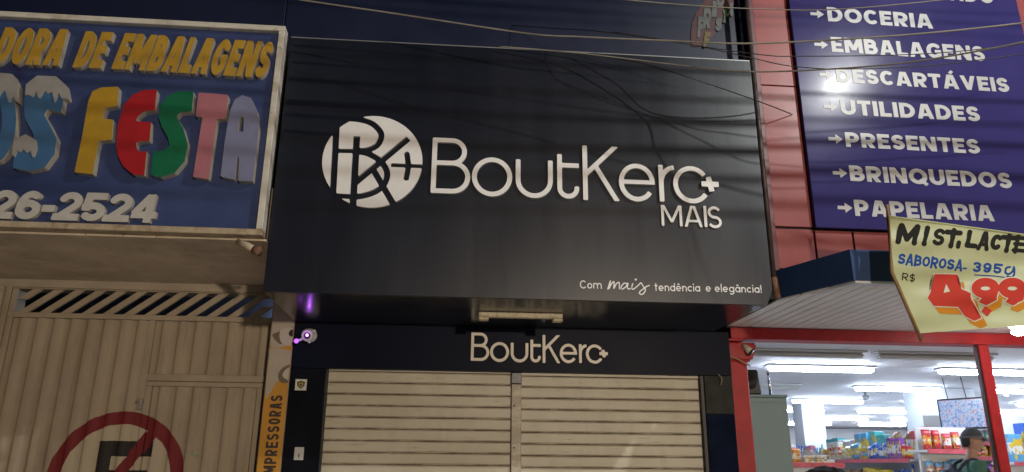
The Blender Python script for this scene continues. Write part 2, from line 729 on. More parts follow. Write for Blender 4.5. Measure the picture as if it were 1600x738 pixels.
# round emblem painted on the upper cladding
em = thing('wall_emblem', at(1105, 30, 5.6), 'dim red emblem with tilted letters on the navy upper wall', 'emblem')
EY = 5.597


def zp(zx, zy, ox, oy, s, Y):
    return at(ox + zx / s, oy + zy / s, Y)


def zpoly(pts, ox, oy, s, Y):
    return [(p.x, p.z) for p in (zp(x, y, ox, oy, s, Y) for x, y in pts)]


emr = mat('emblem_red', (.055, .012, .014), .5, var=.15)
plate('backing', zpoly([(115, 410), (108, 300), (125, 190), (160, 110), (215, 30), (260, -40), (330, -110), (420, -150), (500, -140), (520, -90), (505, 0), (480, 70), (430, 140), (370, 230), (300, 330), (250, 395), (160, 418)], 1060, 0, 5.675, EY), EY, .004, emr, em)
emw = [mat('emblem_grey', (.09, .10, .105), .5), mat('emblem_grey', (.1, .1, .1))]
EL = [('F', (165, 335), 205, 55), ('R', (215, 255), 200, 70), ('I', (295, 155), 160, 40), ('O', (330, 60), 160, 75), ('S', (400, -20), 120, 70)]
for ch, (zx, zy), hh, ww in EL:
    p = zp(zx, zy, 1060, 0, 5.675, EY - .006)
    me = letter_me(ch, .26, None, .12, hh / 5.675 * .0060, ww / 5.675 * .0060, .004)
    o = link('letter', me, emw, em, p)
    o.rotation_euler = (0, 0, 0)
for ch, (zx, zy), hh, ww, c in (('F', (215, 425), 150, 50, (.11, .085, .015)), ('S', (320, 275), 130, 55, (.09, .1, .105)), ('T', (380, 205), 130, 50, (.035, .08, .02)), ('A', (420, 145), 130, 60, (.09, .1, .105))):
    p = zp(zx, zy, 1060, 0, 5.675, EY - .007)
    mm = mat('emblem_%s_%d' % (ch, zx), c, .5)
    o = link('letter', letter_me(ch, .3, None, .2, hh / 5.675 * .0060, ww / 5.675 * .0060, .005), [mm, mm], em, p)

# ------------------------------------------------------------------ the projecting sign box
X0, X1, ZT = -1.362, 2.415, 4.86
sg = thing('sign_box', ((X0 + X1) / 2, 5.9, Z_SOF), 'large dark navy projecting sign box with big white lettering and round monogram', 'sign')
ch_ = .07
plate('face_panel', [(X0, Z_SOF), (X1 - .05, Z_SOF), (X1, Z_SOF + .12), (X1, ZT), (X0, ZT)], Y_SIGN + .03, .03, panel_m, sg)
box('soffit_panel', X0 + .004, X1 - .055, Y_SIGN + .034, 6.49, Z_SOF, Z_SOF + .02, soffit_m, sg, bevel=.002)
box('side_panel', X0 + .002, X0 + .022, Y_SIGN + .032, 6.49, Z_SOF + .022, ZT - .03, panel_m, sg, bevel=.002)
box('side_panel', X1 - .022, X1 - .002, Y_SIGN + .032, 6.49, Z_SOF + .13, ZT - .03, panel_m, sg, bevel=.002)
box('top_panel', X0 + .002, X1 - .002, Y_SIGN + .032, 5.68, ZT - .025, ZT - .003, panel_m, sg, bevel=.002)
box('trim', X0, X1, Y_SIGN + .002, Y_SIGN + .028, ZT + .001, ZT + .012, mat('trim_alu', (.35, .36, .37), .4, metal=.6), sg, bevel=.002)


def L_B(W, H, w):
    h = w / 2
    t, m = H - h, H * .545
    ru, rl = (t - m) / 2, (m - h) / 2
    xu, xl = W * .9 - h - ru, W - h - rl
    return [('s', [(h, 0), (h, H)], w), ('s', [(h, t), (xu, t)] + arc(xu, t - ru, ru, ru, 90, -90)[1:] + [(h, m)], w),
            ('s', [(h, m), (xl, m)] + arc(xl, m - rl, rl, rl, 90, -90)[1:] + [(h, h)], w)]


def L_o(W, H, w):
    return [('s', arc(W / 2, H / 2, W / 2 - w / 2, H / 2 - w / 2, 0, 360, 40), w)]


def L_u(W, H, w):
    h = w / 2
    return [('s', [(h, H)] + arc(W / 2, W / 2, W / 2 - h, W / 2 - h, 180, 360) + [(W - h, H)], w)]


def L_t(W, H, w):
    h = w / 2
    return [('s', [(h, H)] + arc(W / 2, W / 2, W / 2 - h, W / 2 - h, 180, 360) + [(W - h, H * .27)], w), ('s', [(h, H * .75), (W, H * .75)], w)]


def L_K(W, H, w):
    h = w / 2
    return [('s', [(h, 0), (h, H)], w), ('s', [(h, H * .46), (W * .97, H * 1.04)], w), ('s', [(W * .34, H * .64), (W * .97, -.06)], w), ('clip', 0, H)]


def L_e(W, H, w):
    h = w / 2
    return [('s', arc(W / 2, H / 2, W / 2 - h, H / 2 - h, 0, 325, 36), w), ('s', [(h, H * .51), (W, H * .51)], w * .9)]


def L_r(W, H, w):
    h = w / 2
    return [('s', [(h, 0), (h, H)], w), ('s', [(h, H * .4)] + arc(W, H * .5, W - h, H * .5 - h, 180, 92), w)]


def L_c(W, H, w):
    return [('s', arc(W / 2, H / 2, W / 2 - w / 2, H / 2 - w / 2, 36, 326, 36), w)]


def L_plus(W, H, w):
    return [('s', [(0, H * .5), (W, H * .5)], w * 1.15), ('s', [(W * .42, H), (W * .58, 0)], w * 1.15)]


LOGO = [(L_B, 672.6, 734, 215, 301.4), (L_o, 736.5, 800, 245, 306), (L_u, 805.5, 864, 249, 308.6), (L_t, 871, 905.4, 241, 310), (L_K, 911.4, 969, 227.6, 312.5),
        (L_e, 968, 1024.5, 255, 314), (L_r, 1031, 1056.6, 258, 315), (L_c, 1053.6, 1111.5, 259, 317), (L_plus, 1096.5, 1123.5, 276.5, 299)]
YL = Y_SIGN - .02
ref = at(672.6, 301.4, YL)
cap = at(672.6, 215, YL).z - ref.z
LAY = []
for fn, a, b, t, bt in LOGO:
    p, q = at(a, bt, YL), at(b, bt, YL)
    if fn is L_plus:
        z0 = (p.z - ref.z) / cap
    else:
        z0 = (p.z - ref.z) / cap
    H = (at(a, t, YL).z - p.z) / cap
    LAY.append((fn, (p.x - ref.x) / cap, (q.x - p.x) / cap, z0, H))
LTOT = LAY[-1][1] + LAY[-1][2]


def logotype(parent, org, capm, depth, mats, wst, xs=1.0):
    for i, (fn, x, W, z, H) in enumerate(LAY):
        ops = fn(W, H, wst)
        me = shape_me('letter', ops, (-.15, W + .15, -.15, H + .15), .018, depth, lambda a, c, d: (a * capm * xs, -d, c * capm))
        link('letter', me, mats, parent, Vector((org.x + x * capm * xs, org.y - (.003 if fn is L_plus else 0), org.z + z * capm)))


logotype(sg, Vector((ref.x, Y_SIGN, ref.z)), cap, .022, [white_acr, acr_side], .082)
# MAIS under the name
for ch, a, b, t, bt in (('M', 1034.5, 1067, 320, 352.5), ('A', 1069.5, 1099.5, 321, 354), ('I', 1101.5, 1106, 321.5, 354.5), ('S', 1107.5, 1129, 322, 356)):
    p, q, tt = at(a, bt, YL), at(b, bt, YL), at(a, t, YL)
    W = .125 if ch == 'I' else None
    link('letter', letter_me(ch, .125, W, 0, tt.z - p.z, q.x - p.x, .014), [white_acr, acr_side], sg, Vector((p.x, Y_SIGN, p.z)))


# round monogram
def lg(zx, zy):
    p = at(490 + zx / 4.1, 160 + zy / 4.1, YL)
    return (p.x - LC.x, p.z - LC.z)


LC = Vector((0, 0, 0))
LC = at(490 + 378 / 4.1, 160 + 376 / 4.1, YL)
R_ = (lg(700, 376)[0] - lg(57, 376)[0]) / 4 + (lg(378, 82)[1] - lg(378, 670)[1]) / 4
u_ = (lg(700, 376)[0] - lg(57, 376)[0]) / 643


def lgp(*pts):
    return [lg(*p) for p in pts]


def smooth2(pts, n=6):
    return [(v.x, v.y) for v in smooth_pts([(x, y, 0) for x, y in pts], n)]


mono = [('c', 0, 0, R_),
        ('-s', lgp((152, 60), (122, 620)), 42 * u_),
        ('-s', smooth2(lgp((150, 104), (215, 104), (300, 112), (375, 137), (425, 185), (433, 225), (408, 275), (350, 305), (290, 311))), 40 * u_),
        ('-s', lgp((140, 311), (300, 313)), 30 * u_),
        ('-s', smooth2(lgp((290, 316), (350, 330), (420, 370), (463, 425), (470, 480), (440, 540), (380, 580), (300, 602), (250, 603))), 40 * u_),
        ('-s', lgp((130, 598), (270, 606)), 34 * u_),
        ('-s', lgp((277, 218), (250, 690)), 44 * u_),
        ('-s', lgp((262, 520), (608, 232)), 42 * u_),
        ('-s', lgp((375, 420), (520, 668)), 40 * u_),
        ('-s', lgp((495, 402), (730, 412)), 27 * u_),
        ('-s', smooth2(lgp((597, 322), (606, 410), (592, 495))), 36 * u_)]
me = shape_me('logo_disc', mono, (-R_ - .03, R_ + .03, -R_ - .03, R_ + .03), .0085, .02)
link('logo_disc', me, [white_acr, acr_side], sg, Vector((LC.x, Y_SIGN, LC.z)))

# slogan, small flat vinyl lettering
SLO = {}


def small(ch):
    """lower case strokes, x-height .68, cap 1"""
    w, x = .13, .68
    h = w / 2
    r = x / 2 - h
    o = arc(x / 2, x / 2, r, r, 0, 360, 24)
    bowl = [('s', o, w)]
    stem = [('s', [(x - h, 0), (x - h, x)], w)]
    if ch == 'C':
        return [('s', arc(.46, .5, .46 - h, .5 - h, 40, 320), w)], .85
    if ch == 'o':
        return bowl, x
    if ch == 'm':
        a = .25
        return [('s', [(h, 0), (h, x)], w), ('s', [(h, .3)] + arc(h + a, x - h - a + .03, a, a, 180, 0) + [(h + 2 * a, 0)], w), ('s', [(h + 2 * a, .3)] + arc(h + 3 * a, x - h - a + .03, a, a, 180, 0) + [(h + 4 * a, 0)], w)], 1.12
    if ch == 'n':
        a = .24
        return [('s', [(h, 0), (h, x)], w), ('s', [(h, .3)] + arc(h + a, x - h - a, a, a, 180, 0) + [(h + 2 * a, 0)], w)], .6
    if ch == 't':
        return [('s', [(.2, .95), (.2, 0)], w), ('s', [(0, .64), (.42, .64)], w)], .42
    if ch in 'eê':
        q = [('s', arc(x / 2, x / 2, r, r, 0, 320, 24), w), ('s', [(h, x / 2), (x, x / 2)], w * .9)]
        return q + ([('s', [(.18, .8), (.34, .95), (.5, .8)], w * .8)] if ch == 'ê' else []), x
    if ch in 'aâ':
        return bowl + stem + ([('s', [(.18, .8), (.34, .95), (.5, .8)], w * .8)] if ch == 'â' else []), x
    if ch == 'd':
        return bowl + [('s', [(x - h, 0), (x - h, 1.02)], w)], x
    if ch == 'c':
        return [('s', arc(x / 2, x / 2, r, r, 42, 318, 22), w)], x * .9
    if ch == 'i':
        return [('s', [(h, 0), (h, x)], w), ('c', h, .9, .085)], w
    if ch == 'l':
        return [('s', [(h, 0), (h, 1.02)], w)], w
    if ch == 'g':
        return bowl + [('s', [(x - h, x)] + [(x - h, .05)] + arc(x / 2, .0, r, .24, 0, -150), w)], x
    if ch == '!':
        return [('s', [(h, .28), (h, 1.0)], w), ('c', h, .08, .085)], w


def slogan(s, p0, p1, capm):
    xs, x = [], 0
    for ch in s:
        if ch == ' ':
            x += .45
            continue
        ops, W = small(ch)
        xs.append((ch, ops, x, W))
        x += W + .13
    tot = x - .13
    k = (p1.x - p0.x) / tot
    for ch, ops, x, W in xs:
        if (ch, capm) not in SLO:
            SLO[(ch, capm)] = shape_me('letter', ops, (-.2, W + .2, -.35, 1.2), .04, .004, lambda a, c, d: (a * k, -d, c * capm))
        link('letter', SLO[(ch, capm)], [white_acr, acr_side], sg, Vector((p0.x + x * k, Y_SIGN, p0.z + (p1.z - p0.z) * x / tot)))


def sp(zx, zy):
    return at(890 + zx / 5, 420 + zy / 5, Y_SIGN)


capm = (sp(80, 90).z - sp(80, 153).z)
slogan('Com', sp(80, 155), sp(250, 157), capm)
slogan('tendência', sp(663, 174), sp(1020, 180), capm)
slogan('e', sp(1064, 180), sp(1105, 181), capm)
slogan('elegância!', sp(1134, 182), sp(1500, 190), capm)
# the handwritten word between them
scr = [[(297, 160), (308, 125), (318, 97), (312, 130), (305, 158), (328, 118), (345, 102), (347, 125), (345, 155), (365, 118), (385, 108), (388, 130), (390, 158), (405, 152)],
       [(448, 118), (425, 115), (405, 138), (400, 155), (415, 160), (440, 140), (455, 115), (450, 150), (465, 160), (485, 150)],
       [(492, 118), (485, 150), (495, 162), (520, 145), (545, 122), (558, 112), (575, 140), (592, 168), (570, 200), (548, 198), (548, 180), (575, 160), (600, 140), (622, 132)]]
so = sp(297, 160)
for k, st in enumerate(scr):
    P = [(v.x, v.y) for v in smooth_pts([(sp(*q).x - so.x, sp(*q).z - so.z, 0) for q in st], 5)]
    xs_, zs_ = [p[0] for p in P], [p[1] for p in P]
    ops = [('r', P, .0085)]
    if k == 2:
        dq = sp(516, 86)
        ops.append(('c', dq.x - so.x, dq.z - so.z, .008))
        zs_.append(dq.z - so.z)
    link('letter', shape_me('letter', ops, (min(xs_) - .02, max(xs_) + .02, min(zs_) - .02, max(zs_) + .02), .0025, .004), [white_acr, acr_side], sg, Vector((so.x, Y_SIGN, so.z)))

# ------------------------------------------------------------------ shop front below the box
SX0, SX1 = -1.062, 2.215     # shutter opening
sf = thing('shop_front', (.6, 6.6, 0), 'black fascia and pillars framing the closed cream shutters', 'shopfront')
ZSH = 2.388
box('fascia', -1.36, 2.50, Y_SHOP, 6.62, ZSH, Z_SOF - .002, fascia_m, sf, bevel=.002)
box('pillar', -1.36, SX0, Y_SHOP, 6.9, 0, ZSH - .003, tile_m, sf, bevel=.003)
for z0, z1 in ((0, .7), (.705, 1.4), (1.405, 2.05), (2.055, ZSH - .003)):
    box('pillar_tile', SX1 + .03, 2.50, Y_SHOP, 6.52, z0, z1, mat('black_tile_b', (.008, .012, .03), .06, spec=.3, var=.3, vscale=4, rvar=.03) if z0 < 2 else mat('worn_tile', (.03, .03, .028), .5, spec=.08, var=.5, vscale=9, rvar=.05), sf, bevel=.003)
box('pillar', SX1 + .03, 2.50, 6.525, 6.9, 0, ZSH - .003, tile_m, sf, bevel=0)
box('shutter_guide', SX1, SX1 + .03, Y_SHOP + .02, 6.6, 0, ZSH - .003, mat('guide_dark', (.02, .02, .02), .5), sf, bevel=.002)
box('shutter_guide', SX0, SX0 + .012, Y_SHOP + .02, 6.6, 0, ZSH - .003, mat('guide_dark', (.02, .02, .02), .5), sf, bevel=.002)
sb = Vector((at(735.5, 564, 6.49).x, Y_SHOP, at(735.5, 564, 6.49).z))
capS = at(735.5, 520, 6.49).z - sb.z
sL = (at(949.5, 560, 6.49).x - sb.x) / LTOT
logotype(sf, sb, capS, .02, [mat('cream_acrylic', (.74, .66, .56), .4, var=.05), mat('cream_edge', (.3, .25, .2), .5)], .1, sL / capS)
# back of the shop behind the shutters
box('back_wall', -1.36, 2.5, 6.92, 7.0, 0, 4.3, mat('dark_render', (.03, .03, .035), .8), sf, bevel=0)

# shutters: one slat at a time
slat_m = bpy.data.materials.new('shutter_paint')
slat_m.use_nodes = True
nt = slat_m.node_tree
ex = Expr(nt)
geo = nt.nodes.new('ShaderNodeNewGeometry')
tcn = nt.nodes.new('ShaderNodeTexCoord')
sep = nt.nodes.new('ShaderNodeSeparateXYZ')
nt.links.new(tcn.outputs['Object'], sep.inputs[0])


def nz(scale, stretch, detail=6, rough=.65, src=None):
    mp = nt.nodes.new('ShaderNodeMapping')
    mp.inputs['Scale'].default_value = stretch
    nt.links.new(src or geo.outputs['Position'], mp.inputs[0])
    n = nt.nodes.new('ShaderNodeTexNoise')
    n.inputs['Scale'].default_value = scale
    n.inputs['Detail'].default_value = detail
    n.inputs['Roughness'].default_value = rough
    nt.links.new(mp.outputs[0], n.inputs['Vector'])
    return n.outputs['Fac']


def ss(v, a, b):
    n = nt.nodes.new('ShaderNodeMapRange')
    n.interpolation_type = 'SMOOTHSTEP'
    n.inputs['From Min'].default_value = a
    n.inputs['From Max'].default_value = b
    nt.links.new(v, n.inputs['Value'])
    return n.outputs[0]


base = ex.mix(ss(nz(1.3, (1, 1, 1)), .35, .65), (.47, .415, .315), (.55, .495, .395))
base = ex.mix(ex.op('MULTIPLY', ss(nz(5, (1, 1, .25)), .5, .75), .35), base, (.33, .27, .19))
edge = ex.op('ADD', ss(ex.op('MULTIPLY', sep.outputs[2], -1.0), .031, .046), ex.op('MULTIPLY', ss(sep.outputs[2], .034, .046), .5))
rs = ex.op('MULTIPLY', edge, ss(nz(7, (.6, 1, 2)), .38, .60))
base = ex.mix(ex.op('MULTIPLY', rs, .8, clamp=True), base, (.13, .07, .035))
streak = ex.op('MULTIPLY', ss(nz(9, (.35, 1, 5), 8), .60, .70), .7)
base = ex.mix(streak, base, (.20, .14, .085))
spots = ss(nz(16, (.5, 1, 1), 8, .75), .675, .72)
base = ex.mix(ex.op('MULTIPLY', spots, .9), base, (.05, .035, .025))
bsdf = nt.nodes['Principled BSDF']
nt.links.new(base, bsdf.inputs['Base Color'])
bsdf.inputs['Roughness'].default_value = .48
bpn = nt.nodes.new('ShaderNodeBump')
bpn.inputs['Strength'].default_value = .5
bpn.inputs['Distance'].default_value = .01
nt.links.new(nz(4, (.5, 1, 1.5)), bpn.inputs['Height'])
nt.links.new(bpn.outputs[0], bsdf.inputs['Normal'])

PITCH_S = .0962


def slat_me(L):
    # profile (y, z): flat face, rolled hook at the foot, curl at the head
    p = [(.006, .059), (-.003, .056), (-.006, .051), (-.003, .046), (.0, .042), (-.001, 0), (0, -.040), (-.004, -.044), (-.007, -.049), (-.005, -.054), (.004, -.0575)]
    p = [(y, z * .812) for y, z in p]
    bk = [(y + .006, z) for y, z in reversed(p)]
    pr = p + bk
    n = len(pr)
    V = [(-L / 2, y, z) for y, z in pr] + [(L / 2, y, z) for y, z in pr]
    F = [[i, (i + 1) % n, n + (i + 1) % n, n + i] for i in range(n)] + [list(range(n)), list(range(n, 2 * n))[::-1]]
    return mesh('slat', V, F)


XM = .575
for (a, b, lab, shift) in ((SX0 + .014, XM - .046, 'left cream roller shutter with rust streaks, beside the black pillar with stickers', 0.0),
                           (XM + .046, SX1 - .002, 'right cream roller shutter with rust streaks, beside the red post', -.012)):
    sh = thing('roller_shutter', ((a + b) / 2, 6.57, 0), lab, 'shutter', 'roller shutters of the closed shop')
    me = slat_me(b - a)
    z = ZSH - .064 + shift
    while z > .1:
        link('slat', me, slat_m, sh, Vector(((a + b) / 2, 6.57 + random.uniform(-.002, .002), z)))
        z -= PITCH_S
    box('bottom_rail', a, b, 6.55, 6.59, .01, z + .047, mat('rail_grey', (.2, .19, .17), .5), sh)
    box('head_plate', a, b, 6.562, 6.585, ZSH - .012 + shift, ZSH - .002, slat_m, sh, bevel=.001)
cp = thing('shutter_post', (XM, 6.55, 0), 'narrow cream post between the two roller shutters', 'post')
box('post', XM - .042, XM + .042, 6.535, 6.6, 0, 2.285, slat_m, cp, bevel=.004)
box('steel_cap', XM - .045, XM + .045, 6.53, 6.6, 2.29, ZSH - .004, mat('cap_steel', (.10, .10, .105), .45, metal=.6, var=.4, vscale=20), cp, bevel=.004)
for z in (2.1, 1.75):
    link('bolt', lathe_me('bolt', [(.008, 0), (.008, .006), (.004, .008)], 8), mat('bolt_dark', (.05, .04, .03), .5), cp, Vector((XM - .02, 6.535, z))).rotation_euler = (rad(90), 0, 0)

# stickers on the left pillar
st = thing('shield_sticker', at(470, 601, 6.5), 'small white sticker with dark and yellow shield on the left pillar', 'sticker')
pw = at(460.5, 610, 6.499)
pe = at(480, 593, 6.499)
box('paper', pw.x, pe.x, 6.495, 6.499, pw.z, pe.z, mat('paper', (.6, .58, .5), .6, var=.05), st, bevel=0)
cx, cz, hw = (pw.x + pe.x) / 2, (pw.z + pe.z) / 2, (pe.x - pw.x) / 2
plate('shield', [(cx - hw * .7, cz + hw * .45), (cx, cz + hw * .72), (cx + hw * .7, cz + hw * .45), (cx + hw * .6, cz - hw * .2), (cx, cz - hw * .75), (cx - hw * .6, cz - hw * .2)], 6.495, .001, mat('shield_black', (.02, .02, .015), .5), st)
plate('shield_band', [(cx - hw * .42, cz + hw * .3), (cx, cz + hw * .45), (cx + hw * .42, cz + hw * .3), (cx + hw * .38, cz - hw * .1), (cx, cz - hw * .5), (cx - hw * .38, cz - hw * .1)], 6.494, .001, mat('shield_yellow', (.4, .3, .03), .5), st)
plate('shield_core', [(cx - hw * .22, cz + hw * .18), (cx + hw * .22, cz + hw * .18), (cx + hw * .2, cz - hw * .1), (cx, cz - hw * .28), (cx - hw * .2, cz - hw * .1)], 6.493, .001, mat('shield_black', (.02, .02, .015), .5), st)
st = thing('paper_notice', at(467, 710, 6.5), 'small crumpled white paper notice low on the left pillar', 'sticker')
pw = at(459, 719, 6.499)
pe = at(475.5, 699, 6.499)
box('paper', pw.x, pe.x, 6.495, 6.499, pw.z, pe.z, mat('paper_grey', (.5, .5, .48), .6, var=.15, vscale=60), st, bevel=0)
box('print', pw.x + .03, pe.x - .03, 6.494, 6.495, pw.z + .02, pe.z - .05, mat('print_grey', (.2, .2, .2), .6, var=.3, vscale=120), st, bevel=0)

# old batten light under the box
bl = thing('batten_light', atz(814, 494, Z_SOF), 'unlit cream fluorescent batten light under the sign box', 'light')
p, q = atz(748, 493, Z_SOF - .03), atz(882, 497, Z_SOF - .03)
yb = (p.y + q.y) / 2
bm_ = mat('old_cream', (.58, .50, .34), .5, var=.12, vscale=12, stain=(.14, .08, .04), sscale=30, samt=.9)
box('housing', p.x, q.x - .02, yb - .03, yb + .03, Z_SOF - .042, Z_SOF - .001, bm_, bl, bevel=.006)
for xx in (p.x + .0, q.x - .1):
    box('lamp_holder', xx, xx + .08, yb - .038, yb + .038, Z_SOF - .068, Z_SOF - .0425, bm_, bl, bevel=.006)

# security camera with its infrared lamps
sc = thing('security_camera', at(478, 526, 6.42), 'white dome security camera with violet infrared lamps on black wall', 'camera')
c = at(481, 524, 6.42)
wp = mat('camera_white', (.6, .58, .58), .4)
o = link('base_plate', lathe_me('base_plate', [(.06, 0), (.06, .012), (.045, .03), (.035, .04)], 20), wp, sc, Vector((c.x + .005, 6.499, c.z + .01)))
o.rotation_euler = (rad(90), 0, 0)
bm = bmesh.new()
bmesh.ops.create_uvsphere(bm, u_segments=24, v_segments=14, radius=.056)
for v in bm.verts:
    if v.co.y < -.035:
        v.co.y = -.035
o = link('dome', bm_mesh('dome', bm, True), wp, sc, c)
o.rotation_euler = (rad(18), 0, rad(-8))
led = mat('infrared_lamp', (.5, .2, .9), .3, emit=(.55, .16, 1.0), estr=6)
o = link('lens', lathe_me('lens', [(.027, 0), (.027, .012), (.02, .016)], 16), mat('lens_dark', (.02, .01, .04), .1), sc, c + Vector((.004, -.033, -.008)))
o.rotation_euler = (rad(108), 0, rad(-8))
o2 = link('infrared_lamp', lathe_me('infrared_lamp', [(.013, 0), (.013, .004), (.006, .008)], 12), led, sc, c + Vector((.004, -.05, -.008)))
o2.rotation_euler = (rad(100), 0, rad(-8))
bm = bmesh.new()
bmesh.ops.create_uvsphere(bm, u_segments=16, v_segments=10, radius=.02)
link('infrared_lamp', bm_mesh('infrared_lamp', bm, True), mat('infrared_bead', (.4, .15, .8), .3, emit=(.42, .1, 1.0), estr=1.6), sc, at(463, 533, 6.36))
tube('bracket', [at(463, 533, 6.38), at(470, 531, 6.41), c + Vector((-.02, .02, 0))], .012, wp, sc)
link('ear', lathe_me('ear', [(.012, 0), (.012, .01)], 10), wp, sc, c + Vector((.055, -.005, .035))).rotation_euler = (rad(90), 0, 0)
link('ear', lathe_me('ear', [(.012, 0), (.012, .01)], 10), wp, sc, c + Vector((.018, -.005, -.058))).rotation_euler = (rad(90), 0, 0)
il = bpy.data.lights.new('infrared_glow', 'POINT')
il.energy = .16
il.color = (.5, .12, 1)
il.shadow_soft_size = .012
io = bpy.data.objects.new('infrared_glow', il)
col.objects.link(io)
io.parent = sc
io.location = c + Vector((.004, -.075, -.008)) - wloc(sc)

# ------------------------------------------------------------------ yellow printer banner on the pier between gate and shop
pier = thing('pier', (-1.46, 6.7, 0), 'narrow rendered pier between the corrugated gate and the black shop', 'wall')
box('pier_body', -1.56, -1.364, 6.5, 6.95, 0, 4.3, beige_wall, pier, bevel=.004)
yb_ = thing('printer_banner', (-1.46, 6.49, .2), 'tall orange banner reading IMPRESSORAS with paper rolls, beside the gate', 'banner')
YB = 6.492
ora = mat('banner_orange', (.52, .24, .022), .5, var=.1, vscale=5)
box('sheet', -1.553, -1.368, YB, 6.4985, .2, 3.2, ora, yb_, bevel=0)


def bz(pts, t=.0, m=None, name='print', d=.0015):
    q = zpoly(pts, 400, 470, 2.75, YB)
    n_ = len(q)
    q = [(v.x, v.y) for v in smooth_pts([(*q[i % n_], 0) for i in range(-1, n_ + 2)], 5)][5:-6]
    q = [(min(max(x, -1.552), -1.369), z) for x, z in q]
    plate(name, q, YB - t, d, m, yb_)


pr1, pr2, pr3 = mat('print_cream', (.42, .36, .28), .5, var=.08), mat('print_pale', (.5, .44, .37), .5), mat('print_shade', (.14, .11, .07), .5)
bz([(70, -60), (180, -60), (178, 130), (176, 180), (65, 200), (66, 120)], 0, pr1)
bz([(70, 150), (95, 135), (120, 130), (115, 180), (100, 185)], .002, pr3)
bz([(105, 130), (130, 118), (165, 122), (176, 135), (174, 180), (150, 195), (118, 188), (103, 165)], .004, pr2)
bz([(142, 138), (152, 126), (166, 128), (168, 145), (155, 155), (144, 150)], .006, mat('print_black', (.015, .012, .012), .5))
bz([(50, 235), (75, 205), (170, 225), (172, 300), (150, 330), (95, 345), (60, 400), (42, 410)], .001, pr1)
bz([(95, 320), (120, 285), (168, 275), (172, 330), (140, 352), (108, 352)], .003, pr3)
bz([(115, 325), (130, 295), (168, 285), (172, 325), (150, 345)], .005, pr2)
# vertical text read from the bottom
pA, pB = at(420.5, 735, YB - .002), at(443.5, 618, YB - .002)
h_txt = .098
seq = 'MPRESSORAS'
xs_, tot = widths(seq, .2, .14, .3, {c_: .56 for c_ in seq} | {'M': .74})
full = pB.z - pA.z + .03
k_ = full / tot
for ch, x, W in xs_ + [('I', -.34, .2)]:
    o = link('letter', letter_me(ch, .2, W, 0, h_txt, W * k_, .0015), [mat('print_brown', (.035, .02, .015), .5)] * 2, yb_, Vector((-1.402, YB - .0005, pA.z - .03 + x * k_)))
    o.rotation_euler = (0, rad(-90), 0)

# ------------------------------------------------------------------ left sign board
lb = thing('party_shop_sign', (-3.6, 5.35, 3.17), 'blue sign board with raised gold and coloured letters in white frame', 'sign')
LX1 = -1.385
board_m = mat('board_blue', (.036, .056, .16), .42, var=.18, vscale=1.6, stain=(.018, .022, .085), sscale=2.2, samt=.7, rvar=.06)
frame_m = mat('frame_cream', (.60, .57, .51), .5, var=.12, vscale=8, stain=(.2, .11, .05), sscale=6, samt=.6)
rframe_m = mat('frame_rusty', (.42, .34, .24), .6, var=.25, vscale=10, stain=(.17, .07, .03), sscale=7, samt=.95)
box('board', -5.8, LX1 - .045, Y_LEFT, Y_LEFT + .03, 3.215, 4.845, board_m, lb, bevel=0)
box('frame_bar', -5.8, LX1, Y_LEFT - .045, Y_LEFT + .06, 4.846, 4.892, frame_m, lb)
box('frame_bar', -5.8, LX1, Y_LEFT - .045, Y_LEFT + .06, 3.168, 3.214, rframe_m, lb)
box('frame_bar', LX1 - .046, LX1, Y_LEFT - .046, Y_LEFT + .06, 3.2145, 4.8455, frame_m, lb)
box('backing', -5.8, LX1 - .005, Y_LEFT + .062, Y_LEFT + .12, 3.18, 4.88, mat('dark_render', (.03, .03, .035), .8), lb, bevel=0)
cream_side = mat('letter_side', (.42, .38, .32), .55, var=.1, vscale=10)
gold = mat('letter_gold', (.42, .25, .03), .45, var=.15, vscale=9)
YT = Y_LEFT - .05


def z1(zx, zy, Y=YT):
    return at(zx / 1.891, zy / 1.891, Y)


def on(p):
    return Vector((p.x, Y_LEFT, p.z))


WG = {'M': .86, 'A': .68, 'E': .5, 'L': .48, 'N': .68, 'B': .6, 'D': .62, 'O': .66, 'R': .62, 'G': .64, 'S': .54}
hg = z1(330, 95).z - z1(328, 203).z
for s, a, b in (('DORA', (-28, 188), (172, 194)), ('DE', (213, 199), (297, 202)), ('EMBALAGENS', (328, 203), (782, 230))):
    text(lb, s, on(z1(*a)), on(z1(*b)), hg, [gold, cream_side], w=.235, sp=.07, depth=.05, slant=.16, Wd=WG, h=.03)
whit = mat('letter_white', (.48, .465, .44), .45, var=.12, vscale=9)
hn = z1(150, 563).z - z1(150, 648).z
WN = {'2': .74, '5': .74, '4': .78, '6': .76, '-': .4}
text(lb, '26-2524', on(z1(-45, 643)), on(z1(452, 657)), hn, [whit, cream_side], w=.24, sp=.05, depth=.035, slant=.1, Wd=WN, h=.03)
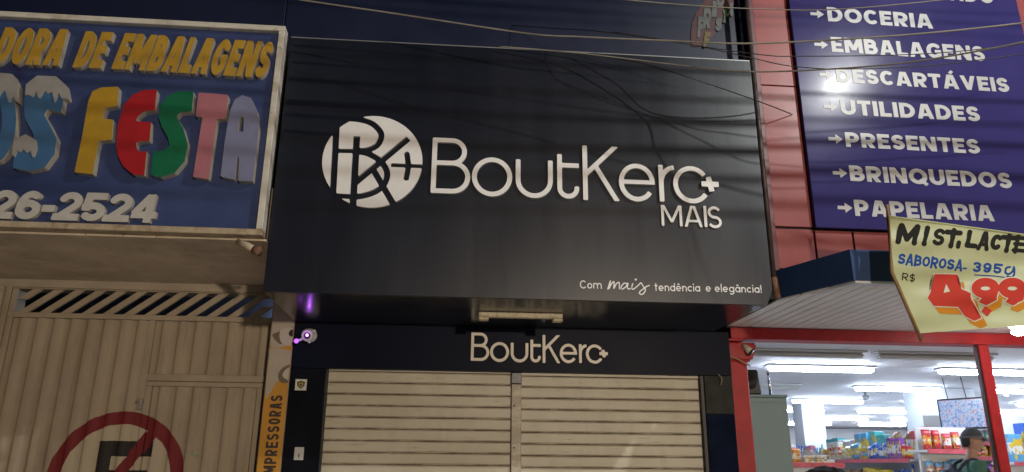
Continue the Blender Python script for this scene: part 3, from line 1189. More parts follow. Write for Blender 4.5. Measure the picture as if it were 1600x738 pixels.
# the big coloured letters
BIG = {
    'F': ((0.42, 0.25, 0.022), [(222, 508), (245, 400), (262, 300), (275, 270), (300, 260), (348, 258), (345, 312), (310, 318), (300, 352), (332, 355), (328, 412), (290, 415), (272, 513)], None),
    'E': ((0.37, 0.012, 0.018), [(345, 430), (350, 370), (368, 310), (395, 280), (425, 268), (462, 266), (456, 325), (425, 328), (405, 345), (400, 360), (445, 362), (440, 415), (402, 418), (400, 437), (410, 450), (432, 448), (425, 517), (395, 515), (365, 490), (350, 460)], None),
    'S': ((0.005, 0.13, 0.06), [(570, 272), (566, 328), (530, 332), (520, 345), (540, 380), (553, 425), (545, 475), (515, 510), (475, 523), (448, 515), (455, 447), (485, 448), (502, 430), (498, 405), (480, 375), (470, 345), (476, 310), (495, 285), (525, 272)], None),
    'T': ((0.40, 0.15, 0.19), [(588, 275), (672, 282), (665, 350), (640, 350), (615, 528), (572, 522), (600, 345), (580, 343)], None),
    'A': ((0.19, 0.20, 0.33), [(653, 520), (665, 420), (680, 330), (695, 295), (715, 283), (740, 290), (758, 330), (763, 380), (745, 535), (705, 533), (708, 470), (700, 455), (692, 530)], [(709, 345), (720, 346), (719, 389), (703, 390)]),
    's': ((0.05, 0.13, 0.27), [(190, 265), (180, 330), (140, 322), (128, 340), (145, 370), (165, 410), (160, 455), (130, 495), (85, 505), (40, 495), (45, 440), (85, 440), (105, 425), (100, 395), (75, 350), (72, 300), (85, 260), (110, 238), (160, 232)], None),
    'o': ((0.05, 0.13, 0.27), [(-20 + 66 * math.cos(t * .2618), 352 - 128 * math.sin(t * .2618)) for t in range(24)], [(-20 + 26 * math.cos(t * .2618), 352 - 70 * math.sin(t * .2618)) for t in range(24)]),
}


def blob(name, pts, hole, m, depth, parent, y=Y_LEFT):
    Yt = y - depth
    P = [z1(*q, Yt) for q in pts]
    c = sum(P, Vector()) / len(P)
    c.y = y
    rel = [(p.x - c.x, p.z - c.z) for p in P]
    ops = [('p', rel), ('grow', .004)]
    if hole:
        ops.append(('-p', [(z1(*q, Yt).x - c.x, z1(*q, Yt).z - c.z) for q in hole]))
    b = (min(r[0] for r in rel) - .03, max(r[0] for r in rel) + .03, min(r[1] for r in rel) - .03, max(r[1] for r in rel) + .03)
    return link(name, shape_me(name, ops, b, .009, depth), [m, cream_side], parent, c)


frost = mat('frost_grey', (.30, .29, .285), .5, var=.12, vscale=12)
for k, (c3, pts, hole) in BIG.items():
    L = blob('letter', pts, hole, mat('big_' + k + ('l' if k.islower() else ''), c3, .4, var=.12, vscale=7), .06, lb)
    if k == 's':
        blob('frosting', [(75, 280), (78, 250), (110, 225), (165, 227), (190, 250), (198, 290), (185, 292), (172, 268), (162, 300), (155, 268), (140, 275), (133, 262), (115, 290), (107, 265), (95, 285), (85, 278)], None, frost, .07, lb)
        blob('frosting', [(37, 455), (42, 415), (75, 398), (105, 415), (108, 440), (98, 465), (90, 440), (78, 450), (70, 435), (58, 448), (50, 440), (42, 462)], None, frost, .07, lb)
    if k == 'o':
        blob('frosting', [(-85, 300), (-70, 240), (-20, 215), (35, 220), (50, 250), (48, 300), (38, 275), (27, 302), (15, 262), (0, 275), (-10, 300), (-25, 262), (-40, 290), (-55, 270), (-70, 310)], None, frost, .07, lb)

# ------------------------------------------------------------------ slab over the gate
slab = thing('entrance_slab', (-3, 6, 3.15), 'beige rendered slab over the corrugated gate', 'canopy')
XS = [-6.5, -2.64, -2.38, -2.15, -1.372]
for i in range(4):
    box('soffit_panel', XS[i] + .003, XS[i + 1] - .003, 5.30, 6.80, 3.150 + .002 * (i % 2), 3.166, mat('slab_beige', (.64, .53, .41), .85, var=.16, vscale=2.5, bump=.2, bscale=40, stain=(.2, .15, .10), sscale=1.8, samt=.5), slab, bevel=.002)
box('slab_core', -6.5, -1.372, 5.40, 6.95, 3.17, 3.6, beige_wall, slab, bevel=0)
box('lintel', -6.5, -1.565, 6.72, 6.95, 3.075, 3.149, beige_wall, slab, bevel=.003)
# broken floodlight arm under the sign corner
fl = thing('broken_lamp_arm', at(375, 380, 5.3), 'rusty bent lamp arm with cream tube under the blue sign corner', 'bracket')
tube('arm', [at(365, 374, 5.36), at(385, 380, 5.30), at(398, 387, 5.3), at(410, 388, 5.36)], .016, rust_m, fl, 8)
tube('tube', [at(372, 378, 5.27), at(386, 384, 5.22), at(398, 391, 5.2)], [.022, .026, .024], mat('tube_cream', (.55, .47, .35), .5, var=.2, vscale=20), fl, 10)
tube('socket', [at(396, 390, 5.2), at(406, 395, 5.19)], [.03, .032], rust_m, fl, 10)

# ------------------------------------------------------------------ corrugated gate
GZ = 3.07
GX0, GX1 = at(25, 450, Y_GATE).x, -1.565
gate = thing('corrugated_gate', ((GX0 + GX1) / 2, Y_GATE, 0), 'beige corrugated metal gate with red no-parking circle and slatted vent', 'gate')
GO = Vector(gate.location)
gp = mat('gate_paint', (.35, .285, .205), .55, var=.14, vscale=5, stain=(.2, .14, .09), sscale=3, samt=.5, stretch=(1, 1, .5))
# sheet paint with the painted symbol (object space)
gm = bpy.data.materials.new('gate_sheet_paint')
gm.use_nodes = True
nt = gm.node_tree
ex = Expr(nt)
geo = nt.nodes.new('ShaderNodeNewGeometry')
tcn = nt.nodes.new('ShaderNodeTexCoord')
sep = nt.nodes.new('ShaderNodeSeparateXYZ')
tcn.object = gate
nt.links.new(tcn.outputs['Object'], sep.inputs[0])
cc = at(181.5, 749, Y_GATE) - GO
RR = at(181.5, 643, Y_GATE).z - at(181.5, 749, Y_GATE).z
pxm = RR / 106
wob = ex.op('MULTIPLY', ex.op('SUBTRACT', nz(14, (1, 1, 1), 3), .5), .012)
dx = ex.op('SUBTRACT', sep.outputs[0], cc.x)
dz = ex.op('SUBTRACT', sep.outputs[2], cc.z)
rr_ = ex.op('ADD', ex.op('SQRT', ex.op('ADD', ex.op('MULTIPLY', dx, dx), ex.op('MULTIPLY', dz, dz))), wob)
disc = ex.op('LESS_THAN', rr_, RR)
ring = ex.op('MULTIPLY', disc, ex.op('GREATER_THAN', rr_, RR - 20.5 * pxm))
sn = (63 / 75.7, 42 / 75.7)   # normal of the slash (its direction is 42 right, 63 up)
dsl = ex.op('ABSOLUTE', ex.op('SUBTRACT', ex.op('MULTIPLY', dx, sn[0]), ex.op('MULTIPLY', dz, sn[1])))
slash = ex.op('MULTIPLY', disc, ex.op('LESS_THAN', ex.op('ADD', dsl, wob), 9.5 * pxm))
ux, uz = ex.op('DIVIDE', ex.op('ADD', dx, wob), pxm), ex.op('DIVIDE', ex.op('ADD', dz, wob), pxm)
# lean the E as painted
ebar = ex.op('MULTIPLY', ex.band(ux, -34, -13), ex.band(uz, -60, 59))
e1 = ex.op('MULTIPLY', ex.band(ux, -34, 52), ex.band(uz, 35, 59))
e2 = ex.op('MULTIPLY', ex.band(ux, -34, 48), ex.band(uz, -10, 14))
e3 = ex.op('MULTIPLY', ex.band(ux, -34, 52), ex.band(uz, -60, -36))
ee = ex.op('MAXIMUM', ex.op('MAXIMUM', ebar, e1), ex.op('MAXIMUM', e2, e3))
pbase = ex.mix(ss(nz(3, (1, 1, .5)), .35, .7), (.37, .30, .22), (.30, .24, .175))
pbase = ex.mix(ex.op('MULTIPLY', ss(nz(11, (1.4, 1, .12), 7), .56, .72), .45), pbase, (.18, .12, .075))
pbase = ex.mix(ex.op('MULTIPLY', disc, .75), pbase, (.47, .40, .30))
pbase = ex.mix(ex.op('MULTIPLY', ee, .98), pbase, (.02, .018, .018))
worn = ex.op('SUBTRACT', 1.0, ex.op('MULTIPLY', ss(nz(22, (1, 1, .15), 6), .62, .74), .5))
pbase = ex.mix(ex.op('MULTIPLY', ex.op('MAXIMUM', ring, slash), worn), pbase, (.17, .022, .026))
nt.links.new(pbase, nt.nodes['Principled BSDF'].inputs['Base Color'])
nt.nodes['Principled BSDF'].inputs['Roughness'].default_value = .65
nt.nodes['Principled BSDF'].inputs['Specular IOR Level'].default_value = .2


def corr(name, x0, x1, z0, z1, y, per=.142, dep=.022, m=gm):
    prof = []
    x = x0
    ph = 0
    seq_ = [(0, 0), (.30, 0), (.36, .25), (.44, .9), (.5, 1), (.78, 1), (.84, .75), (.94, .1)]
    while x < x1:
        for t, d in seq_:
            xx = x + t * per
            if xx <= x1:
                prof.append((xx, y - dep * d))
        x += per
    prof.append((x1, y))
    n = len(prof)
    V = []
    for z in (z0, (z0 + z1) / 2, z1):
        V += [Vector((a, b, z)) - GO for a, b in prof]
    F = [[r * n + i, r * n + i + 1, (r + 1) * n + i + 1, (r + 1) * n + i] for r in range(2) for i in range(n - 1)]
    return link(name, mesh(name, V, F, True), m, gate, GO)


zv0, zv1 = at(200, 493, Y_GATE).z, at(200, 457, Y_GATE).z      # vent opening
yf = Y_GATE - .045
box('frame_bar', GX0, GX1, yf, Y_GATE, zv1, GZ, gp, gate)
box('frame_bar', GX0, GX1, yf, Y_GATE, zv0 - .045, zv0, gp, gate)
box('frame_bar', GX0, GX0 + .045, yf + .002, Y_GATE, 0, zv1 - .001, gp, gate)
box('frame_bar', GX1 - .05, GX1, yf + .002, Y_GATE, 0, zv1 - .001, gp, gate)
xmid = at(232, 560, Y_GATE).x
box('frame_bar', xmid - .028, xmid + .028, yf + .003, Y_GATE, 0, zv0 - .046, gm, gate)
# slanted vent slats
Hs = zv1 - zv0
x = GX0 - .1
while x < GX1 - .08:
    a, b = x, x + .265
    za, zb = zv0 + .001, zv1 - .001
    if a < GX0 + .047:
        t = (GX0 + .047 - a) / (b - a)
        a, za = GX0 + .047, zv0 + Hs * t
    bw = .085
    if b + bw > GX1 - .05:
        t = (GX1 - .051 - bw - x) / .265
        b, zb = GX1 - .051 - bw, zv0 + Hs * t
    if zb - za > .03:
        plate('vent_slat', [(a, za), (a + bw, za), (b + bw, zb), (b, zb)], Y_GATE - .012, .022, gp, gate)
    x += .178
corr('corrugated_sheet', GX0 + .046, xmid - .028, .02, zv0 - .047, Y_GATE - .008)
zd = at(320, 592, Y_GATE).z
corr('corrugated_sheet', xmid + .029, GX1 - .051, zd + .03, zv0 - .047, Y_GATE - .008)
box('frame_bar', xmid + .0285, GX1 - .0505, yf + .004, Y_GATE, zd - .03, zd + .029, gp, gate)
dx0, dx1 = xmid + .034, GX1 - .056
box('door_frame_bar', dx0, dx1, yf - .008, Y_GATE - .012, zd - .075, zd - .034, gp, gate)
box('door_frame_bar', dx0, dx0 + .05, yf - .008, Y_GATE - .012, .05, zd - .076, gm, gate)
box('door_frame_bar', dx1 - .05, dx1, yf - .008, Y_GATE - .012, .05, zd - .076, gm, gate)
corr('corrugated_sheet', dx0 + .051, dx1 - .051, .06, zd - .0765, Y_GATE - .014)
lk = at(219, 632, yf - .01)
box('latch', lk.x - .02, lk.x + .02, yf - .03, yf - .009, lk.z - .045, lk.z + .05, mat('latch_steel', (.4, .37, .32), .4, metal=.5, var=.3, vscale=40), gate, bevel=.006)
tube('latch_bolt', [(lk.x - .03, yf - .035, lk.z + .02), (lk.x + .035, yf - .035, lk.z + .02)], .009, mat('latch_steel', (.4, .37, .32), .4), gate)
tk = at(303, 709, yf - .012)
box('plate', tk.x - .035, tk.x + .035, Y_GATE - .047, Y_GATE - .043, tk.z - .018, tk.z + .018, mat('plate_green', (.3, .3, .2), .5, var=.4, vscale=90), gate, bevel=0)
gw = thing('gate_pillar', (GX0 - .4, 6.8, 0), 'beige rendered pillar left of the corrugated gate', 'wall')
box('pillar_body', -6.5, GX0 - .05, 6.66, 7.0, 0, 3.074, beige_wall, gw, bevel=.006)
box('pillar_edge', GX0 - .049, GX0 - .004, 6.70, 6.95, 0, 3.074, gp, gw, bevel=.003)
# dim yard behind the vent
yd = thing('yard_wall', (-2.7, 9.5, 0), 'blue painted yard wall seen through the vent slats', 'wall')
box('wall', -6, -1.3, 9.0, 9.1, 0, 4.2, mat('yard_blue', (.075, .09, .14), .7, var=.35, vscale=1.2, bump=.2, bscale=8), yd, bevel=0)
box('return_wall', -1.36, -1.3, 7.02, 8.99, 0, 4.2, mat('yard_pale', (.22, .26, .34), .7, var=.2), yd, bevel=0)
yl = thing('added_yard_lamp', (-1.8, 8.9, 3.4), 'added unseen lamp brightening the yard wall behind the gate', 'lamp')  # added lamp, unseen; brightens the wall behind the vent slats
link('glass', lathe_me('glass', [(.07, 0), (.065, .04), (.04, .065), (.005, .075)], 14), mat('added_yard_glow', (.8, .8, .9), .3, emit=(.75, .85, 1), estr=200), yl, Vector((-1.8, 8.97, 3.3))).rotation_euler = (rad(90), 0, 0)
link('base', lathe_me('base', [(.085, -.025), (.085, 0), (.07, .004)], 14), mat('lamp_base', (.3, .3, .3), .5), yl, Vector((-1.8, 8.972, 3.3))).rotation_euler = (rad(90), 0, 0)

# ------------------------------------------------------------------ market front: red cladding, vertical sign, canopy
mk = thing('market_facade', (4, 5.9, 3.1), 'red clad market facade right of the black sign box', 'building')
red_c = mat('red_cladding', (.28, .065, .066), .36, spec=.3, var=.1, vscale=2, rvar=.05)
CX = [2.572, 2.886]
for z0, z1_ in ((3.12, 3.452), (3.472, 4.742), (4.752, 6.3)):
    box('cladding_panel', CX[0], CX[1], Y_CLAD, Y_CLAD + .03, z0, z1_, red_c, mk, bevel=.003)
for i in range(7):
    x0 = 2.902 + i * .325
    box('cladding_panel', x0, x0 + .309, Y_CLAD, Y_CLAD + .03, 3.12, 3.447, red_c, mk, bevel=.003)
RX1 = at(1592, 20, Y_CLAD - .04).x
for z0, z1_ in ((3.472, 4.742), (4.752, 6.3)):
    box('cladding_panel', RX1 + .01, RX1 + .6, Y_CLAD, Y_CLAD + .03, z0, z1_, red_c, mk, bevel=.003)
box('wall', 2.535, 9, Y_CLAD + .032, 6.55, 3.06, 7.2, mat('dark_joint', (.012, .01, .012), .7), mk, bevel=0)
box('edge_strip', 2.52, 2.568, Y_CLAD - .02, Y_CLAD + .03, 3.0, 6.3, mat('red_dark', (.12, .02, .022), .4, var=.3, vscale=6), mk, bevel=.004)
dp = thing('downpipe', (2.49, 5.4, 2.85), 'thin rusty downpipe between the black sign box and red cladding', 'pipe')
tube('pipe', [(2.487, 5.43, 6.3), (2.487, 5.43, 4.2), (2.487, 5.43, 3.02)], .02, mat('pipe_dark', (.05, .035, .035), .5, var=.4, vscale=15), dp, 10)
tube('pipe_foot', [(2.487, 5.43, 3.02), (2.49, 5.41, 2.86)], .027, rust_m, dp, 10)

vs_ = thing('market_word_sign', (3.9, 5.47, 3.46), 'tall purple-blue sign listing market departments in pale letters with arrows', 'sign')
YV = Y_CLAD - .045
purple = mat('sign_purple', (.038, .033, .14), .21, spec=.085, var=.1, vscale=1.5, rvar=.05, bump=.04, bscale=2.5)
box('sheet', 2.893, RX1, YV, Y_CLAD - .002, 3.458, 6.2, purple, vs_, bevel=.003)
pale = mat('letter_pale', (.44, .44, .45), .4, var=.1, vscale=10)


def z6(x, y):
    return at(1160 + x / 1.943, y / 1.943, YV)


arrow = [('p', [(0, .36), (.5, .36), (.5, .08), (1, .5), (.5, .92), (.5, .64), (0, .64)])]
ar_me = None
for s, a, b, tz in (('MERCADO', (455, -12), (765, 12), -57), ('DOCERIA', (260, 65), (580, 88), 22), ('EMBALAGENS', (272, 158), (738, 187), 113), ('DESCARTÁVEIS', (287, 250), (812, 281), 207),
                    ('UTILIDADES', (300, 348), (723, 370), 303), ('PRESENTES', (315, 446), (723, 468), 402), ('BRINQUEDOS', (328, 550), (820, 573), 503), ('PAPELARIA', (343, 656), (767, 673), 607)):
    hh = z6(a[0], tz).z - z6(*a).z
    text(vs_, s, z6(*a), z6(*b), hh, [pale, pale], w=.235, sp=.1, depth=.003, h=.03)
    if s != 'MERCADO':
        if ar_me is None:
            ar_me = shape_me('arrow', arrow, (-.1, 1.1, -.1, 1.1), .03, .003, lambda x, z, d: (x * .125, -d, z * .105))
        link('arrow', ar_me, [pale, pale], vs_, z6(a[0] - 52, a[1] - 5 - 2))

cn = thing('market_canopy', (4, 5.6, Z_CAN), 'white slatted canopy with dark blue edge over the market entrance', 'canopy')
blue_d = mat('canopy_blue', (.026, .055, .15), .5, spec=.15, var=.15, vscale=3)
lip = mat('canopy_lip_lit', (.6, .62, .68), .4)  # pale colour stands in for light on the fascia underside
FX = [(2.505, 5.47), (2.78, 4.82), (7.2, 4.82)]
# fascia: splayed side and front
n1 = (Vector((FX[1][0] - FX[0][0], FX[1][1] - FX[0][1], 0))).normalized()
pn = Vector((n1.y, -n1.x, 0))
prism('fascia', [FX[0], FX[1], (FX[1][0] + .03, FX[1][1] + .04), (FX[0][0] + .045, FX[0][1] + .0)], Z_CAN + .012, 3.085, blue_d, cn)
prism('fascia', [(FX[1][0] + .002, FX[1][1] - .003), (7.2, 4.817), (7.2, 4.86), (FX[1][0] + .035, 4.86)], Z_CAN + .012, 3.085, blue_d, cn)
prism('fascia_lip', [(FX[0][0] + .15, FX[0][1] - .25), (FX[1][0] + .02, 4.83), (3.6, 4.83), (3.6, 4.90), (FX[1][0] + .07, 4.90), (FX[0][0] + .22, FX[0][1] - .25)], Z_CAN - .006, Z_CAN + .011, lip, cn)
plank_m = mat('pvc_plank', (.80, .78, .77), .35, var=.06, vscale=3, stain=(.45, .4, .36), sscale=2.5, samt=.3)
xk = 2.52
while xk < 7.1:
    xa, xb = xk, xk + .091
    if xb < 2.80:
        yA = FX[0][1] + (FX[1][1] - FX[0][1]) * (xb - FX[0][0]) / (FX[1][0] - FX[0][0]) + .06
    else:
        yA = 4.905
    prism('plank', [(xa, yA + (.0 if xa > 2.78 else .21)), (xb, yA), (xb, 6.59), (xa, 6.59)], Z_CAN, Z_CAN + .014, plank_m, cn)
    xk += .1005
box('deck', 2.432, 7.2, 5.56, 6.59, Z_CAN + .03, 3.0, mat('dark_joint', (.012, .01, .012), .7), cn, bevel=0)  # unseen; left end extended to block stray street light on the shutter
prism('deck_front', [(2.84, 4.92), (7.2, 4.92), (7.2, 5.55), (2.60, 5.55)], Z_CAN + .03, 3.05, mat('dark_joint', (.012, .01, .012), .7), cn)
# lit lamp under the canopy, its glow shows under the banner
cl = thing('canopy_lamp', atz(1592, 506, Z_CAN), 'lit white round lamp under the canopy behind the yellow banner', 'lamp')
q = atz(1592, 507, Z_CAN - .05)
link('base', lathe_me('base', [(.05, -.05), (.10, 0), (.10, .045), (.06, .05)], 18), mat('lamp_white', (.7, .7, .7), .4), cl, q + Vector((0, 0, -.001)))
link('diffuser', lathe_me('diffuser', [(.005, -.095), (.045, -.088), (.066, -.07), (.062, -.05)], 24), mat('lamp_glow', (.9, .9, .9), .3, emit=(1, .97, .93), estr=170), cl, q)

# red beam and posts
red_p = mat('red_paint', (.36, .02, .024), .45, spec=.25, var=.2, vscale=6, bump=.12, bscale=25, stain=(.14, .03, .025), sscale=5, samt=.5)
mf = thing('entrance_gateway', (2.6, 6.65, 0), 'red painted steel posts and beam of the market entrance', 'frame')
box('beam', 2.56, 8.5, Y_BEAM, 6.78, 2.738, Z_CAN - .003, red_p, mf, bevel=.005)
box('post', 2.495, 2.70, Y_BEAM + .01, 6.78, 0, 2.60, red_p, mf, bevel=.012)
box('post', 4.965, 5.068, Y_BEAM + .01, 6.70, 0, 2.737, red_p, mf, bevel=.008)
box('post_shade', 4.952, 4.963, Y_BEAM + .03, 6.66, 0, 2.737, mat('guide_dark', (.02, .02, .02), .5), mf, bevel=.002)  # thin dark strip standing in for shade along the post
# rough welded bracket at the post head
bm = box_bm(.30, .2, .17, .02, 2)
for v in bm.verts:
    v.co.x += (v.co.z) * .35
    v.co.y += random.uniform(-.008, .008)
link('post_head', bm_mesh('post_head', bm), red_p, mf, Vector((2.61, 6.655, 2.615)))
box('head_plate', 2.45, 2.66, Y_BEAM - .03, 6.7, 2.712, 2.735, red_p, mf, bevel=.004)
tube('loose_wire', smooth_pts([at(1133, 520, 6.56), at(1128, 545, 6.52), at(1140, 556, 6.55), at(1160, 565, 6.55), at(1172, 572, 6.56)]), .006, mat('wire_tan', (.3, .22, .13), .6), mf)
tube('loose_wire', smooth_pts([at(1122, 585, 6.46), at(1128, 592, 6.46), at(1126, 602, 6.47)]), .004, mat('wire_tan', (.3, .22, .13), .6), mf)
fs = thing('spotlight', at(1166, 545, 6.55), 'small old spotlight clamped to the red post head', 'lamp')
tube('body', [at(1160, 540, 6.56), at(1168, 546, 6.53), at(1173, 550, 6.51)], [.022, .03, .034], mat('spot_cream', (.5, .45, .38), .5, var=.2), fs, 12)
tube('rim', [at(1173, 550, 6.51), at(1175, 551.5, 6.505)], [.036, .036], mat('guide_dark', (.02, .02, .02), .5), fs, 12)

# ------------------------------------------------------------------ hand painted price banner
bn = thing('price_banner', at(1440, 500, 4.66), 'yellow hand painted price banner with red 4,99 on a wooden stick', 'banner')
YN = 4.62


def wr(px, py):
    u = (px - 1388) / 210
    return .010 * math.sin(.05 * (px * .35 + py * 1.5)) + .005 * math.sin(.13 * (py * 1.2 - px * .12) + .8 * math.sin(px * .03)) + .010 * math.sin(.031 * (px - .9 * py) + 1.2) + .006 * math.sin(.11 * (py + .25 * px)) + .03 * math.sin(u * 2.2)


def bmap(px, py, off=0.0):
    p = at(px, py, YN + wr(px, py) - off)
    return p


def ledge(py):
    pts = [(338, 1387.5), (425, 1394), (521, 1437)]
    if py <= 425:
        return 1387.5 + (py - 338) / 87 * 6.5
    return 1394 + (py - 425) / 96 * 43


BNo = Vector(bn.location)
nu, nv = 170, 80
V, F = [], []
for j in range(nv + 1):
    v = j / nv
    for i in range(nu + 1):
        u = i / nu
        pyl = 338 + v * 183
        pxl = ledge(pyl)
        pxr = 1830
        pyr = 338 + .137 * (1830 - 1388) + v * (492 - (338 + .137 * 442))
        V.append(bmap(pxl + (pxr - pxl) * u, pyl + (pyr - pyl) * u) - BNo)
F = [[j * (nu + 1) + i, j * (nu + 1) + i + 1, (j + 1) * (nu + 1) + i + 1, (j + 1) * (nu + 1) + i] for j in range(nv) for i in range(nu)]
cloth = mat('banner_yellow', (.62, .64, .36), .45, var=.06, vscale=4)
nt = cloth.node_tree
tr = nt.nodes.new('ShaderNodeBsdfTranslucent')
tr.inputs[0].default_value = (.55, .58, .32, 1)
mxs = nt.nodes.new('ShaderNodeMixShader')
mxs.inputs[0].default_value = .35
nt.links.new(nt.nodes['Principled BSDF'].outputs[0], mxs.inputs[1])
nt.links.new(tr.outputs[0], mxs.inputs[2])
nt.links.new(mxs.outputs[0], nt.nodes['Material Output'].inputs[0])
link('cloth', mesh('cloth', V, F, True), cloth, bn, BNo)


def bshape(ops_px, m, off, x0, x1, y0, y1, h=.9, name='letter'):
    """flat paint on the cloth; ops in photo-plane units with y up = -py"""
    me = shape_me(name, ops_px, (x0 - 6, x1 + 6, -y1 - 6, -y0 + 6), h, 0, lambda x, z, d: tuple(bmap(x, -z, off) - BNo), fill=2.5)
    for p in me.polygons:
        p.use_smooth = True
    return link(name, me, [m, m], bn, BNo)


def z8(x, y):
    return (1370 + x / 3.209, -(310 + y / 3.209))


def bletter(ch, zx, zy, hz, wz, w, m, off=.0014, slant=.12, slope=.1, rnd=False, grow=0.0):
    ops, W = G(ch, w)
    s = 1 / 3.209

    def T(p):
        v1 = w * .45 + min(max(p[1], -.12 if ch == '$' else 0), 1.12 if ch == '$' else 1) * (1 - w * .9)
        X = zx + p[0] / W * wz + slant * v1 * hz
        Y = zy - v1 * hz + slope * (p[0] / W * wz)
        return z8(X, Y)
    o2 = []
    for op in ops:
        if op[0] in 'sr':
            o2.append(('r' if rnd else 's', [T(p) for p in op[1]], op[2] * s * (hz * .55 + wz / W * .45)))
        elif op[0] == 'p':
            o2.append(('p', [T(p) for p in op[1]]))
    if grow:
        o2.append(('grow', grow))
    P = [T((a, b)) for a in (-.3, W + .3) for b in (-.3, 1.3)]
    return bshape(o2, m, off, min(p[0] for p in P), max(p[0] for p in P), -max(p[1] for p in P), -min(p[1] for p in P), h=.55 if hz < 70 else .8)


ink = mat('brush_black', (.015, .014, .012), .85, spec=.2)
inkb = mat('brush_blue', (.015, .06, .25), .85, spec=.2)
inkr = mat('brush_red', (.5, .045, .03), .85, spec=.2)
inko = mat('brush_orange', (.55, .22, .02), .85, spec=.2)
inkw = mat('brush_white', (.62, .6, .5), .85, spec=.2)
for ch, x, wd in (('M', 90, 110), ('I', 222, 26), ('S', 272, 58), ('T', 335, 66), ('.', 396, 18), ('L', 436, 52), ('A', 498, 58), ('C', 562, 52), ('T', 616, 62), ('E', 682, 55), ('A', 750, 60)):
    bletter(ch, x, 228 + (x - 90) * .083, 104 - (x - 90) * .012, wd, .21 if ch in 'ES' else .26, ink, rnd=True, slope=.08, slant=.22)
for k, ch in enumerate('SABOROSA'):
    bletter(ch, 102 + k * 41, 333 + k * 4.6, 62, 36, .21, inkb, rnd=True, slant=.18)
bletter('-', 432, 372, 50, 14, .2, inkb, rnd=True)
for ch, x, wd in (('3', 478, 42), ('9', 530, 42), ('5', 582, 42)):
    bletter(ch, x, 372 + (x - 478) * .07, 58, wd, .2, inkb, rnd=True)
bshape([('r', [z8(*q) for q in smooth2([(668, 345), (650, 350), (645, 372), (662, 380), (682, 365), (688, 345), (690, 375), (680, 395), (655, 392)], 4)], 3.2)], inkb, .0014, 1565, 1592, 412, 436, h=.5)
bshape([('r', [z8(490, 384), z8(590, 390), z8(640, 396)], 1.6)], inkb, .0016, 1518, 1572, 425, 437, h=.5, name='underline')
bletter('R', 125, 412, 40, 30, .13, ink, rnd=True)
bletter('$', 162, 418, 40, 28, .13, ink, rnd=True)


def four(dx, dy, m, off, grow=0.0):
    P = [(290, 380), (405, 382), (425, 455), (470, 475), (488, 530), (525, 600), (490, 615), (440, 590), (408, 545), (285, 540), (255, 500), (272, 465)]
    ops = [('p', [z8(x + dx, y + dy) for x, y in P])]
    if grow:
        ops.append(('grow', grow))
    else:
        ops.append(('-p', [z8(x + dx, y + dy) for x, y in ((348, 428), (368, 468), (335, 474))]))
    bshape(ops, m, off, 1440, 1545, 425, 525, name='numeral')


def nine(cx, dx, dy, m, off, grow=0.0, wz=135):
    X, Yc = cx + dx, 450 + dy
    ops = [('p', [z8(X + wz * .52 * math.cos(t), Yc + 52 * math.sin(t)) for t in np.linspace(0, 6.283, 28)[:-1]]),
           ('p', [z8(X + wz * .5, Yc - 10), z8(X + wz * .42, Yc + 60), z8(X + 5, Yc + 88), z8(X - 35, Yc + 70), z8(X - 10, Yc + 40)])]
    if grow:
        ops.append(('grow', grow))
    else:
        ops.append(('-p', [z8(X + 24 * math.cos(t), Yc + 2 + 10 * math.sin(t)) for t in np.linspace(0, 6.283, 16)[:-1]]))
    a = 1370 + (X - wz) / 3.209
    bshape(ops, m, off, a, a + 2 * wz / 3.209, 425, 525, name='numeral')


four(30, 38, inko, .0018)
for cx in (545, 680):
    nine(cx, 22, 34, inko, .0018)
four(0, 0, inkw, .0032, 1.6)
for cx in (545, 680):
    nine(cx, 0, 0, inkw, .0032, 1.6)
four(0, 0, inkr, .0042)
for cx in (545, 680):
    nine(cx, 0, 0, inkr, .0042)
bshape([('p', [z8(*q) for q in ((525, 565), (545, 540), (578, 565), (556, 592))])], inkr, .005, 1530, 1553, 476, 497, name='comma')
wood = mat('stick_wood', (.22, .13, .05), .7, var=.3, vscale=20)
tube('stick', [bmap(1386.5, 320, .006), bmap(1388, 345, .006), bmap(1393.5, 425, .006), bmap(1415, 475, .006), bmap(1440, 533, .006)], .012, wood, bn, 8)
tube('hem', [bmap(1388 + 44.2 * k, 338 + .137 * 44.2 * k) for k in range(11)], .007, cloth, bn, 6)

# ------------------------------------------------------------------ market interior
wht = mat('interior_white', (.74, .74, .76), .6, var=.05, vscale=2)
ceil_m = mat('ceiling_white', (.76, .76, .80), .6, var=.06, vscale=1.5)
floor_m = mat('market_tile', (.78, .78, .78), .25, var=.06, vscale=4)
FZ = .18
tag(box('market_floor', 2.72, 22, 6.62, 24, 0, FZ, floor_m, bevel=0), kind='structure')
tag(box('market_ceiling', 2.60, 22, 6.80, 24, Z_CEIL, Z_CEIL + .1, ceil_m, bevel=0), kind='structure')
tag(box('wall_back', 2.6, 22, 23, 23.2, FZ, Z_CEIL - .002, wht, bevel=0), kind='structure')
tag(box('wall_left', 2.56, 2.74, 6.80, 22.99, FZ, Z_CEIL - .002, wht, bevel=0), kind='structure')
tag(box('wall_right', 21.0, 21.2, 6.62, 22.99, FZ, Z_CEIL - .002, wht, bevel=0), kind='structure')
lit = mat('tube_lit', (1, 1, 1), .3, emit=(.72, .84, 1.0), estr=60)
unlit = mat('tube_off', (.5, .5, .48), .4)
house = mat('fixture_white', (.6, .6, .6), .4)
fx_me = bm_mesh('housing', box_bm(1.34, .16, .022, .004))
tb_me = bm_mesh('diffuser', box_bm(1.30, .11, .05, .02, 2))
tb_off = tb_me.copy()
